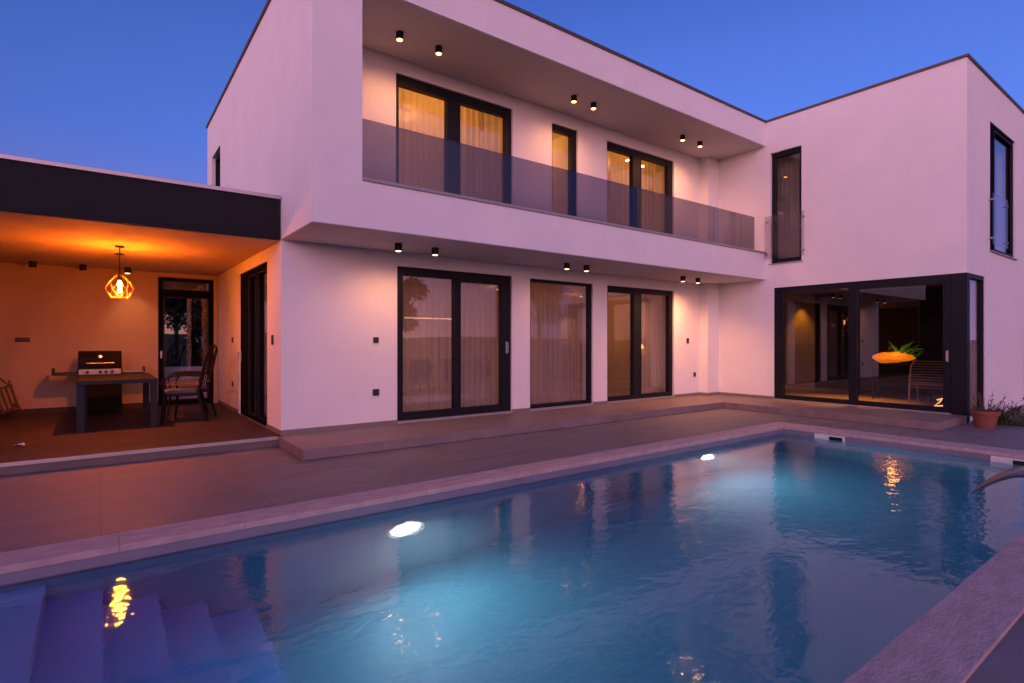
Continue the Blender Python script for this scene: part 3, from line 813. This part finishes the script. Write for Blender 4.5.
# corner room: slatted chair, stand-in lamps
ch = thing('slat_chair', 'curved wooden slatted chair behind the right pane of the corner room', 'chair', (13.5, 3.9, .15))
for k in range(11):
    z = .36 + k * .062
    bow = .10 * math.sin(PI * min(1, k / 10) * .5)
    mb = MB(); pts = [(13.46 + bow + .05 * math.sin(PI * s / 8), 3.56 + .66 * s / 8, .15 + z) for s in range(9)]
    mb.tube(pts, .013, 6); mb.build('slat', 'palewood', ch)
for y in (3.55, 4.23):
    mb = MB(); pts = [(13.44, y, .15), (13.45, y, .45), (13.48, y, .75), (13.55, y, 1.00), (13.66, y - (.04 if y > 4 else -.04), 1.14)]
    mb.tube(pts, .02, 8); mb.build('upright', 'palewood', ch)
    mb = MB(); mb.tube([(13.95, y, .15), (13.9, y, .55)], .02, 8); mb.build('leg', 'palewood', ch)
    mb = MB(); mb.tube([(13.46, y, .56), (13.7, y, .565), (13.95, y, .56)], .02, 8); mb.build('seat_rail', 'palewood', ch)
MB().box(13.47, 13.96, 3.57, 4.21, .575, .60, .004).build('seat', 'palewood', ch)
ch.scale = (1, 1, .87)
# dark console with a made-up gourd lamp for an unidentified orange object
cs = thing('side_console', 'narrow dark console carrying the orange stand-in lamp', 'console table', (13.85, 4.4, .15))
MB().box(13.68, 14.02, 3.95, 5.05, .91, .935, .003).build('tabletop', 'mattblack', cs)
for y in (4.0, 5.0):
    for x in (13.72, 13.98): MB().box(x - .012, x + .012, y - .012, y + .012, .15, .91).build('leg', 'mattblack', cs)
t = thing('gourd_lamp_standin', 'unidentified orange object built as a glowing gourd lamp with green leaves inside the corner room', 'lamp', (13.85, 4.6, .936))
mb = MB(); n = 28; rings = []
ln = .80
for i in range(22):
    s = i / 21; yy = 4.25 + ln * s
    env = math.sin(PI * min(max(s, .015), .985)) ** .45 * (.82 + .25 * s)
    rr = .125 * env * (1 + .10 * math.sin(s * 17 + 1) * s + .05 * math.sin(s * 9))
    rings.append([mb.bm.verts.new((13.85 + rr * 1.1 * math.cos(2 * PI * k / n) * (1 + .10 * math.cos(6 * 2 * PI * k / n + s * 7) + .05 * math.sin(13 * s + k)), yy, 1.065 + .012 * math.sin(s * 6) + rr * math.sin(2 * PI * k / n) * (1 + .09 * math.cos(7 * 2 * PI * k / n + s * 5)))) for k in range(n)])
for i in range(21):
    for k in range(n): mb.bm.faces.new((rings[i][k], rings[i][(k + 1) % n], rings[i + 1][(k + 1) % n], rings[i + 1][k]))
mb.bm.faces.new(rings[0][::-1]); mb.bm.faces.new(rings[-1])
mb.build('body', 'gourd', t, smooth=True)
mb = MB(); rl = random.Random(5)
for k in range(13):
    leafblade(mb, (13.84 + rl.uniform(-.03, .03), 4.56 - .02 * k, 1.13), (rl.uniform(-.35, .25), rl.uniform(-1.2, -.25) if k > 3 else rl.uniform(-.1, .5), rl.uniform(.35, .95)), rl.uniform(.20, .42), rl.uniform(.06, .10), rl.uniform(.9, 1.8), 7)
lf = mb.build('leaf', 'gleaf', t, smooth=True, recalc=False)
sd = lf.modifiers.new('Solid', 'SOLIDIFY'); sd.thickness = .012
mb = MB(); mb.tube([(13.85, 4.30, 1.07), (13.84, 4.2, 1.12), (13.84, 4.12, 1.20)], [.03, .022, .015], 8); mb.build('stalk', 'gleaf', t)
lamp('POINT', 'gourd_fill_light', (13.6, 4.6, 1.25), 5, (1, .40, .06), t, shadow_soft_size=.08)  # added fill light outside the body, brightens skin and leaves
t = thing('bent_lamp_standin', 'small unidentified bright shape built as a bent lamp on the floor right of the sliding pane', 'lamp', (12.7, 3.52, .15))  # lamp made up for an unidentified bright bent shape
MB().box(12.66, 12.74, 3.45, 3.60, .15, .165, .003).build('base', 'black', t)
mb = MB(); mb.tube([(12.7, 3.55, .30), (12.72, 3.47, .335), (12.68, 3.50, .27), (12.70, 3.59, .185), (12.72, 3.45, .20)], .013, 8); mb.build('tube', 'neon', t)
l = lamp('SPOT', 'floor_fill_spot', (12.75, 4.9, 2.5), 800, (1, .38, .05), t, spot_size=R(75), spot_blend=1, shadow_soft_size=.1); aim(l, (0, .15, -1))  # added ceiling-high spot with no fitting, throws the amber strip on the floor
l = lamp('SPOT', 'wall_wash', (15.42, 7.5, 2.62), 110, (1, .34, .015), t, spot_size=R(60), spot_blend=1, shadow_soft_size=.03); aim(l, (.16, 0, -1))

# ---------------------------------------------------------------- terrace furniture
t = thing('garden_table', 'dark grey metal garden table with slab legs under the cage lamp', 'table', (.2, 10.6, .13))
MB().box(-.27, .68, 9.72, 11.55, .80, .86, .004).build('tabletop', 'table', t)
for x in (-.27, .59):
    for y in (9.725, 11.455): MB().box(x + (.0 if x < 0 else 0), x + .09, y, y + .09, .13, .798, .003).build('leg', 'table', t)
# grill
gx, gy = -.005, 12.35
t = thing('gas_grill', 'black gas grill with steel control panel and side shelves at the back wall', 'grill', (gx, gy, .13))
MB().box(gx - .31, gx + .31, gy - .22, gy + .26, .19, .80, .006).build('cabinet', 'mattblack', t)
mb = MB(); mb.box(gx - .002, gx + .002, gy - .224, gy - .219, .22, .78); mb.build('door_gap', 'table', t)
prof = [(gy - .22, .93), (gy - .235, 1.02), (gy - .20, 1.14), (gy - .12, 1.22), (gy + .05, 1.24), (gy + .2, 1.20), (gy + .26, 1.05), (gy + .26, .93)]
mb = MB(); mb.prism([(gx - .31, y, z) for y, z in prof], (.62, 0, 0)); mb.build('lid', 'mattblack', t)
mb = MB(); mb.tube([(gx - .2, gy - .28, 1.03), (gx + .2, gy - .28, 1.03)], .011, 10); mb.tube([(gx - .19, gy - .28, 1.03), (gx - .19, gy - .22, 1.03)], .007, 6); mb.tube([(gx + .19, gy - .28, 1.03), (gx + .19, gy - .22, 1.03)], .007, 6)
mb.build('lid_handle', 'steel', t)
mb = MB(); mb.tube([(gx, gy - .205, 1.14), (gx, gy - .225, 1.145)], .028, 16); mb.build('thermometer', 'steel', t)
MB().box(gx - .30, gx + .30, gy - .26, gy - .19, .83, .925, .004).build('control_panel', 'grillsteel', t)
MB().box(gx - .32, gx + .32, gy - .189, gy + .26, .801, .93, .004).build('firebox', 'black', t)
for dx in (-.18, .0, .08, .17):
    mb = MB(); mb.tube([(gx + dx, gy - .26, .875), (gx + dx, gy - .295, .875)], .024, 14); mb.build('knob', 'black', t)
for s in (-1, 1):
    a, b = (gx + s * .325, gx + s * .64)
    MB().box(a, b, gy - .2, gy + .22, .84, .865, .003).build('side_shelf', 'steel' if s > 0 else 'black', t)
    MB().box(gx + s * .64, gx + s * .66, gy - .24, gy + .22, .83, .95, .003).build('shelf_end', 'black', t)
    MB().box(a, b, gy - .222, gy - .202, .825, .86, .003).build('shelf_rail', 'black', t)
for sx in (-1, 1):
    for sy in (-1, 1):
        mb = MB(); mb.tube([(gx + sx * .26 - .012, gy + .02 + sy * .2, .16), (gx + sx * .26 + .012, gy + .02 + sy * .2, .16)], .03, 14); mb.build('wheel', 'black', t)

# high back armchairs
def armchair(label):
    t = thing('garden_armchair', label, 'chair', (0, 0, 0), 'garden armchairs at the table')
    # faces -X
    for sy in (-1, 1):
        y = .25 * sy
        mb = MB(); mb.tube([(-.26, y * 1.04, 0), (-.22, y, .40), (-.22, y, .46)], [.017, .02, .02], 8); mb.build('leg', 'mattblack', t)
        mb = MB(); mb.tube([(.33, y * .98, 0), (.22, y, .42), (.24, y, .62), (.34, y * .96, 1.06)], [.017, .02, .02, .014], 8); mb.build('rear_post', 'mattblack', t)
        mb = MB()
        pts = [(-.22, y, .44)]
        for k in range(7):
            a = PI * (1 - k / 12.0)
            pts.append((-.10 + .15 * math.cos(a), y * 1.08, .58 + .13 * math.sin(a)))
        pts += [(.05, y * 1.08, .712), (.25, y, .70)]
        mb.tube(pts, .014, 8); mb.build('armrest', 'mattblack', t)
        mb = MB(); mb.box(-.20, .24, y - .02, y + .02, .565, .585, .005); mb.build('arm_slat', 'wood', t)
    mb = MB(); mb.box(-.24, .24, -.24, .24, .40, .435, .008); mb.build('seat', 'mattblack', t)
    mb = MB(); mb.box(-.23, .20, -.22, .22, .437, .49, .02); mb.build('cushion', 'cushion', t)
    for k in range(4):
        y = -.17 + k * .113
        hz = 1.12 + .06 * math.sin(PI * (k + .5) / 4)
        mb = MB(); mb.tube([(.22, y, .44), (.25, y, .65), (.30, y, .90), (.36, y, hz)], .009, 6); mb.build('back_slat', 'mattblack', t)
    mb = MB(); mb.tube([(.345, -.25, 1.05), (.37, -.12, 1.115), (.375, 0, 1.14), (.37, .12, 1.115), (.345, .25, 1.05)], .013, 8); mb.build('top_rail', 'mattblack', t)
    mb = MB(); mb.tube([(.27, -.25, .76), (.28, 0, .765), (.27, .25, .76)], .011, 8); mb.build('back_rail', 'mattblack', t)
    return t
a1 = armchair('black high backed garden armchair nearer the camera at the terrace table')
a1.scale = (1.04, 1.04, 1.05); a1.location = (1.05, 10.25, .13); a1.rotation_euler = (0, 0, R(-8))
dup(a1, (1.22, 10.85, .13), R(6), 'black high backed garden armchair behind the nearer one, towards the back door')
# folded slatted lounger at the left
t = thing('folded_lounger', 'folded slatted wooden lounger leaning at the left end of the terrace', 'lounger', (-1.35, 11.8, .13))
lo = Vector((-1.13, 12.45, .30)); ld = Vector((-.62, -.95, -.20)); lu = Vector((-.10, .04, .36))
def LP(a, b, o=0): return lo + ld * a + lu * b + Vector((.02, -.02, 0)) * o
for b_ in (0, 1):
    mb = MB(); mb.tube([LP(-.04, b_), LP(.9, b_)], .018, 8); mb.build('rail', 'wood', t)
for k in range(11):
    a_ = k * .085
    mb = MB(); mb.prism([LP(a_, -.06, 1), LP(a_ + .028, -.06, 1), LP(a_ + .028, 1.08, 1), LP(a_, 1.08, 1)], (.012, -.010, 0)); mb.build('slat', 'wood', t)
mb = MB(); mb.tube([LP(-.02, 1.25), LP(-.02, 0), LP(-.06, -.25)], .016, 8); mb.build('leg', 'wood', t)
mb = MB(); mb.tube([LP(.0, 1.0), LP(.12, 1.5), LP(.3, 1.7)], .014, 8); mb.build('armrest', 'wood', t)
mb = MB(); mb.tube([LP(.88, 0), (-1.72, 11.58, .14)], .016, 8); mb.build('leg', 'wood', t)
mb = MB(); mb.tube([LP(.0, .2), (-1.28, 12.72, .14)], .016, 8); mb.build('leg', 'wood', t)
# scrap of paper
mb = MB(); pts = [(-.86, 9.0, .134), (-.80, 8.95, .155), (-.74, 8.98, .136), (-.76, 9.05, .16), (-.82, 9.07, .134)]
mb.prism(pts, (0, 0, .002))
tag(mb.build('paper_scrap', 'paper', origin=(-.8, 9, .132)), 'small crumpled scrap of white paper on the terrace floor', 'paper')

# ---------------------------------------------------------------- planting
pp = (11.62, 2.60, 0)
t = thing('plant_pot', 'round terracotta pot of dry plant stems beside the glass corner', 'plant pot', pp)
mb = MB(); mb.lathe([(.125, 0), (.13, .01), (.17, .21), (.195, .215), (.20, .275), (.188, .28), (.17, .25), (.16, .23)], 40, pp); mb.build('pot', 'terracotta', t)
mb = MB(); mb.lathe([(.168, .228), (.10, .245), (.01, .25)], 24, pp); mb.build('soil', 'soil', t)
mb = MB()
for k in range(26):
    a = rnd.uniform(0, 2 * PI); r0 = rnd.uniform(.02, .14); lean = rnd.uniform(.1, .8); L = rnd.uniform(.12, .42)
    p0 = Vector((pp[0] + r0 * math.cos(a), pp[1] + r0 * math.sin(a), .24)); d = Vector((lean * math.cos(a), lean * math.sin(a), 1)).normalized()
    p1 = p0 + d * L * .5; p2 = p0 + d * L + Vector((rnd.uniform(-.04, .04), rnd.uniform(-.04, .04), 0))
    mb.tube([p0, p1, p2], [.004, .003, .0015], 5)
    for q in range(rnd.randint(2, 6)):
        c = p0.lerp(p2, rnd.uniform(.3, 1)); leafblade(mb, c, (rnd.uniform(-1, 1), rnd.uniform(-1, 1), rnd.uniform(0, 1)), rnd.uniform(.03, .07), .014, .5, 3)
M['dry'] = mat('dry_stems', (.12, .055, .05), .8, col2=(.07, .035, .035), scale=14)
mb.build('stems', 'dry', t, recalc=False)
mb = MB()
for k in range(60):
    a = rnd.uniform(0, 2 * PI); r0 = rnd.uniform(0, .16)
    leafblade(mb, (pp[0] + r0 * math.cos(a), pp[1] + r0 * math.sin(a), .245), (math.cos(a), math.sin(a), rnd.uniform(.3, 1.6)), rnd.uniform(.06, .16), .02, 1, 4)
mb.build('leaves', 'leaf', t, recalc=False)
def bush(name, x, y, h, label, n, m='leaf', L=.3, stems=0, w=.028, up=1.2, z0=0):
    t = thing(name, label, 'plant', (x, y, z0), 'small plants in the bed by the wall')
    mb = MB(); r = random.Random(int(x * 100))
    for k in range(n):
        a = r.uniform(0, 2 * PI)
        leafblade(mb, (x + r.uniform(-.05, .05), y + r.uniform(-.05, .05), z0 + r.uniform(0, h * .3)), (math.cos(a), math.sin(a), r.uniform(.2, up * 2)), r.uniform(.5, 1) * L, w, r.uniform(.6, 1.8), 6)
    mb.build('leaves', m, t, recalc=False)
    if stems:
        mb = MB()
        for k in range(stems):
            a = r.uniform(-1.2, .6); p = Vector((x, y, z0)); d = Vector((math.cos(a), math.sin(a), r.uniform(.5, 1.2))).normalized()
            pts = [p]
            for q in range(5): d = (d + Vector((r.uniform(-.15, .15), r.uniform(-.15, .15), -.06))).normalized(); pts.append(pts[-1] + d * h / 4)
            mb.tube(pts, [.006, .005, .004, .003, .0025, .002], 5)
            for q in range(10):
                c = pts[r.randint(2, 5)]; leafblade(mb, c, (r.uniform(-1, 1), r.uniform(-1, 1), r.uniform(0, 1)), .05, .012, .4, 3)
        mb.build('stems', 'dry', t, recalc=False)
bush('spiky_plant', 12.18, 2.50, .3, 'dark green spiky plant just right of the terracotta pot', 75, 'leaf', .38)
bush('trailing_plant', 12.75, 2.66, .6, 'trailing woody plant with bare stems against the white end wall', 30, 'dleaf', .22, 9)
bush('low_plant', 13.5, 2.6, .45, 'low leafy plant beyond the trailing stems at the right edge', 50, 'dleaf', .3, 4)
# planting bed, stones, grass
mb = MB(); mb.box(12.2, 16.2, 2.05, 2.92, -.06, .012); struct(mb.build('planting_bed', 'soil'))
mb = MB(); r = random.Random(3)
for k in range(260):
    x = r.uniform(12.25, 16); y = r.uniform(2.55, 2.88); s = r.uniform(.012, .035); a0 = len(mb.bm.verts)
    res = bmesh.ops.create_icosphere(mb.bm, subdivisions=1, radius=s)
    for v in res['verts']: v.co = Vector((v.co.x * r.uniform(.9, 1.2) + x, v.co.y * r.uniform(.9, 1.2) + y, v.co.z * .7 + .012 + s * .3))
tag(mb.build('gravel', 'stone'), 'pale gravel stones in the bed along the end wall', 'gravel', kind='stuff')
mb = MB()
for k in range(5200):
    x = r.uniform(12.2, 16); y = r.uniform(2.06, 2.52 + .05 * math.sin(x * 5)); a = r.uniform(0, 2 * PI)
    leafblade(mb, (x, y, .01), (math.cos(a) * .5, math.sin(a) * .5, 1), r.uniform(.03, .08), .005, .8, 2)
tag(mb.build('grass', 'grass', recalc=False), 'short green grass strip beside the pool deck', 'grass', kind='stuff')

def leafcloud(mb, blobs, n, size, r):
    tot = sum(b[3] ** 2 for b in blobs)
    for b in blobs:
        for k in range(int(n * b[3] ** 2 / tot)):
            d = Vector((r.gauss(0, 1), r.gauss(0, 1), r.gauss(0, 1))).normalized() * b[3] * r.uniform(.45, 1.12)
            c = Vector(b[:3]) + Vector((d.x, d.y, d.z * .8)); u = Vector((r.gauss(0, 1), r.gauss(0, 1), r.gauss(0, 1))).normalized(); v = u.orthogonal().normalized()
            s = size * r.uniform(.6, 1.4)
            mb.bm.faces.new([mb.bm.verts.new(c + u * s), mb.bm.verts.new(c + v * s * .5), mb.bm.verts.new(c - u * s), mb.bm.verts.new(c - v * s * .5)])
def tree(x, y, h, rad, label, seed, n=2600):
    r = random.Random(seed)
    t = thing('garden_tree', label, 'tree', (x, y, -.02), 'trees in the garden')
    mb = MB(); mb.tube([(x, y, -.05), (x + .05, y, h * .3), (x - .05, y + .05, h * .7)], [.16, .12, .05], 10)
    blobs = []
    for k in range(10):
        a = r.uniform(0, 2 * PI); rr = rad * r.uniform(.2, .8); z = h * r.uniform(.45, .9)
        blobs.append((x + rr * math.cos(a), y + rr * math.sin(a), z, rad * r.uniform(.3, .55)))
        mb.tube([(x, y, h * .35), (x + rr * .5 * math.cos(a), y + rr * .5 * math.sin(a), (h * .35 + z) / 2 + .1), (x + rr * math.cos(a), y + rr * math.sin(a), z)], [.06, .04, .015], 6)
    mb.build('trunk', 'bark', t)
    mb = MB(); leafcloud(mb, blobs, n, .11, r); mb.build('crown', 'dleaf', t, recalc=False)
# mirrored in the ground floor glass
tree(13.2, -12, 5.2, 1.5, 'garden tree mirrored in the left pane of the first sliding door', 1)
tree(23.5, -12.5, 7.0, 2.6, 'large garden tree mirrored in the middle ground floor window', 2, 4500)
tree(3.6, -12.5, 5.6, 2.2, 'dense garden tree mirrored in the terrace back door', 4, 6000)
tree(30, -10, 6.0, 2.4, 'garden tree beyond the lawn mirrored in the third ground floor door', 3)
for i, (x, y, h, rd, lb) in enumerate(((-14, 9.5, 6.5, 2.2, 'broad western tree mirrored in the right pane of the corner room'), (-15, 13.5, 7, 2.4, 'tall western tree mirrored in the middle of the corner room glass'), (-12.5, 11.6, 5.6, 2.0, 'lower western tree mirrored at the right of the corner room glass'),
        (-14, 18, 6, 2.3, 'western tree mirrored in the left pane of the corner room'), (-16, 22.5, 6.5, 2.4, 'farthest western tree beyond the covered terrace'))):
    tree(x, y, h, rd, lb, 20 + i, 5200)
mb = MB(); r = random.Random(44)
for k in range(9000):
    x = r.uniform(0, 4); y = r.uniform(17.3, 18.1); z = r.uniform(0, 3.8 + .35 * math.sin(x * 2.3) + .2 * math.sin(x * 6)); c = Vector((x, y, z))
    u = Vector((r.gauss(0, 1), r.gauss(0, 1), r.gauss(0, 1))).normalized(); v = u.orthogonal().normalized(); sz = r.uniform(.07, .15)
    mb.bm.faces.new([mb.bm.verts.new(c + u * sz), mb.bm.verts.new(c + v * sz * .5), mb.bm.verts.new(c - u * sz), mb.bm.verts.new(c - v * sz * .5)])
t = thing('hedge', 'tall loose western hedge mirrored across the corner room glass', 'hedge', (-13.5, 16, 0))
m3 = MB()
for k in range(40000):
    y = r.uniform(-7, 26); x = r.uniform(-14.1, -12.9); z = r.uniform(0, 4.6 + .5 * math.sin(y * 1.7) + .3 * math.sin(y * 5)); c = Vector((x, y, z))
    u = Vector((r.gauss(0, 1), r.gauss(0, 1), r.gauss(0, 1))).normalized(); v = u.orthogonal().normalized(); sz = r.uniform(.10, .2)
    m3.bm.faces.new([m3.bm.verts.new(c + u * sz), m3.bm.verts.new(c + v * sz * .6), m3.bm.verts.new(c - u * sz), m3.bm.verts.new(c - v * sz * .6)])
m3.build('foliage', 'dleaf', t, recalc=False)
m3 = MB()
for k in range(36): m3.tube([(-13.5, -6.5 + k * .9, -.02), (-13.45, -6.45 + k * .9, 3.6)], [.05, .02], 6)
m3.build('stems', 'bark', t)
t = thing('hedge', 'dark green garden hedge seen through the upper glass of the back door', 'hedge', (2, 17.9, 0))
mb.build('foliage', 'dleaf', t, recalc=False)
mb = MB(); 
for k in range(8): mb.tube([(.2 + k * .5, 17.7, -.02), (.25 + k * .5, 17.75, 3.3)], [.04, .015], 6)
mb.build('stems', 'bark', t)
# behind the terrace: seen through the back door glass
t = tag(MB().box(-4, 4.2, 14.8, 15.0, -.02, .82).build('garden_wall', 'render', origin=(0, 14.9, 0)), 'low pale garden wall seen through the lower glass of the back door', 'garden wall')
tree(1.3, 16.6, 3.4, .9, 'shrubby tree seen through the upper glass of the back door, left one', 5, 3000)
tree(2.6, 16.5, 3.8, 1.0, 'shrubby tree seen through the upper glass of the back door, right one', 6, 3000)
# distant hills behind the camera, mirrored at the horizon
mb = MB(); r = random.Random(9); prev = None; n = 120
for i in range(n + 1):
    a = 2 * PI * i / n; d = 420
    h = 5 + 3 * math.sin(a * 3) + 2 * math.sin(a * 7 + 1) + 1.0 * math.sin(a * 17)
    col = [mb.bm.verts.new((d * math.cos(a), d * math.sin(a), -.5)), mb.bm.verts.new(((d + 60) * math.cos(a), (d + 60) * math.sin(a), h)), mb.bm.verts.new(((d + 160) * math.cos(a), (d + 160) * math.sin(a), -.5))]
    if prev:
        mb.bm.faces.new((prev[0], col[0], col[1], prev[1])); mb.bm.faces.new((prev[1], col[1], col[2], prev[2]))
    prev = col
struct(mb.build('hills', 'ground', recalc=False, smooth=True))

# ---------------------------------------------------------------- world (dusk sky)
w = bpy.data.worlds.new('World'); scn.world = w; w.use_nodes = True
nt = w.node_tree; nt.nodes.clear()
out = nt.nodes.new('ShaderNodeOutputWorld'); bg = nt.nodes.new('ShaderNodeBackground')
nt.links.new(bg.outputs[0], out.inputs[0])
tc = nt.nodes.new('ShaderNodeTexCoord'); sx = nt.nodes.new('ShaderNodeSeparateXYZ')
nt.links.new(tc.outputs['Generated'], sx.inputs[0])
rp = nt.nodes.new('ShaderNodeValToRGB'); nt.links.new(sx.outputs['Z'], rp.inputs[0])
els = [(0, (.50, .32, .66)), (.14, (.27, .28, .85)), (.30, (.118, .24, .90)), (.44, (.084, .19, .74)), (.56, (.050, .118, .54)), (.75, (.04, .12, .46)), (1, (.04, .13, .48))]
cr = rp.color_ramp; cr.elements[0].position = 0; cr.elements[1].position = 1
cr.elements[0].color = rgba(els[0][1]); cr.elements[1].color = rgba(els[-1][1])
for p, c in els[1:-1]:
    e = cr.elements.new(p); e.color = rgba(c)
# afterglow, strongest low in the west behind the viewer
hd = nt.nodes.new('ShaderNodeVectorMath'); hd.operation = 'MULTIPLY'; hd.inputs[1].default_value = (1, 1, 0)
nt.links.new(tc.outputs['Generated'], hd.inputs[0])
nm = nt.nodes.new('ShaderNodeVectorMath'); nm.operation = 'NORMALIZE'; nt.links.new(hd.outputs[0], nm.inputs[0])
dt = nt.nodes.new('ShaderNodeVectorMath'); dt.operation = 'DOT_PRODUCT'
G = Vector((-.80, -.60, 0)).normalized(); dt.inputs[1].default_value = G
nt.links.new(nm.outputs[0], dt.inputs[0])
ma = nt.nodes.new('ShaderNodeMapRange'); ma.interpolation_type = 'SMOOTHSTEP'
ma.inputs['From Min'].default_value = -.18; ma.inputs['From Max'].default_value = 1
nt.links.new(dt.outputs['Value'], ma.inputs['Value'])
r2 = nt.nodes.new('ShaderNodeValToRGB'); nt.links.new(sx.outputs['Z'], r2.inputs[0])
c2 = r2.color_ramp; c2.elements[0].color = (4.4, 1.75, 1.2, 1); c2.elements[0].position = 0
c2.elements[1].position = 1; c2.elements[1].color = (.02, .02, .06, 1)
for p, c in ((.10, (3.9, 1.70, 1.75)), (.28, (2.15, 1.15, 1.65)), (.50, (.55, .36, .70)), (.75, (.06, .06, .16))):
    e = c2.elements.new(p); e.color = rgba(c)
mv = nt.nodes.new('ShaderNodeVectorMath'); mv.operation = 'SCALE'
g2 = nt.nodes.new('ShaderNodeVectorMath'); g2.operation = 'SCALE'; g2.inputs['Scale'].default_value = 1.09
nt.links.new(r2.outputs[0], g2.inputs[0]); nt.links.new(g2.outputs[0], mv.inputs[0]); nt.links.new(ma.outputs[0], mv.inputs['Scale'])
av = nt.nodes.new('ShaderNodeVectorMath'); av.operation = 'ADD'
d2 = nt.nodes.new('ShaderNodeVectorMath'); d2.operation = 'DOT_PRODUCT'; d2.inputs[1].default_value = (.9, .43, 0)
nt.links.new(nm.outputs[0], d2.inputs[0])
m2 = nt.nodes.new('ShaderNodeMapRange'); m2.inputs['From Min'].default_value = -1; m2.inputs['From Max'].default_value = 1
m2.inputs['To Min'].default_value = .5; m2.inputs['To Max'].default_value = 1.0
m2.inputs['From Min'].default_value = 0
nt.links.new(d2.outputs['Value'], m2.inputs['Value'])
sb = nt.nodes.new('ShaderNodeVectorMath'); sb.operation = 'SCALE'
nt.links.new(rp.outputs[0], sb.inputs[0]); nt.links.new(m2.outputs[0], sb.inputs['Scale'])
nt.links.new(sb.outputs[0], av.inputs[0]); nt.links.new(mv.outputs[0], av.inputs[1])
nt.links.new(av.outputs[0], bg.inputs[0]); bg.inputs[1].default_value = 1.0

s = bpy.data.lights.new('Sun', 'SUN'); s.energy = .35; s.angle = R(35); s.color = (1, .45, .50)
so = bpy.data.objects.new('Sun', s); C.objects.link(so); aim(so, (.86, .48, -.16))

# ---------------------------------------------------------------- camera
cam = bpy.data.cameras.new('Camera'); co = bpy.data.objects.new('Camera', cam); C.objects.link(co)
cam.sensor_width = 36; cam.lens = 551 / 1024 * 36; cam.clip_end = 3000; cam.clip_start = .05
co.location = (0, 0, 1.40); co.rotation_euler = (R(90), 0, R(53.2545 - 90))
cam.shift_y = .5 / 1024
scn.camera = co
scn.view_settings.view_transform = 'Standard'; scn.view_settings.look = 'None'
scn.view_settings.exposure = 0; scn.view_settings.gamma = 1
cy = scn.cycles
cy.use_denoising = True
cy.max_bounces = 10; cy.diffuse_bounces = 4; cy.glossy_bounces = 5; cy.transmission_bounces = 8; cy.transparent_max_bounces = 16; cy.volume_bounces = 1
cy.sample_clamp_indirect = 4; cy.caustics_reflective = False; cy.caustics_refractive = True
cy.blur_glossy = .1
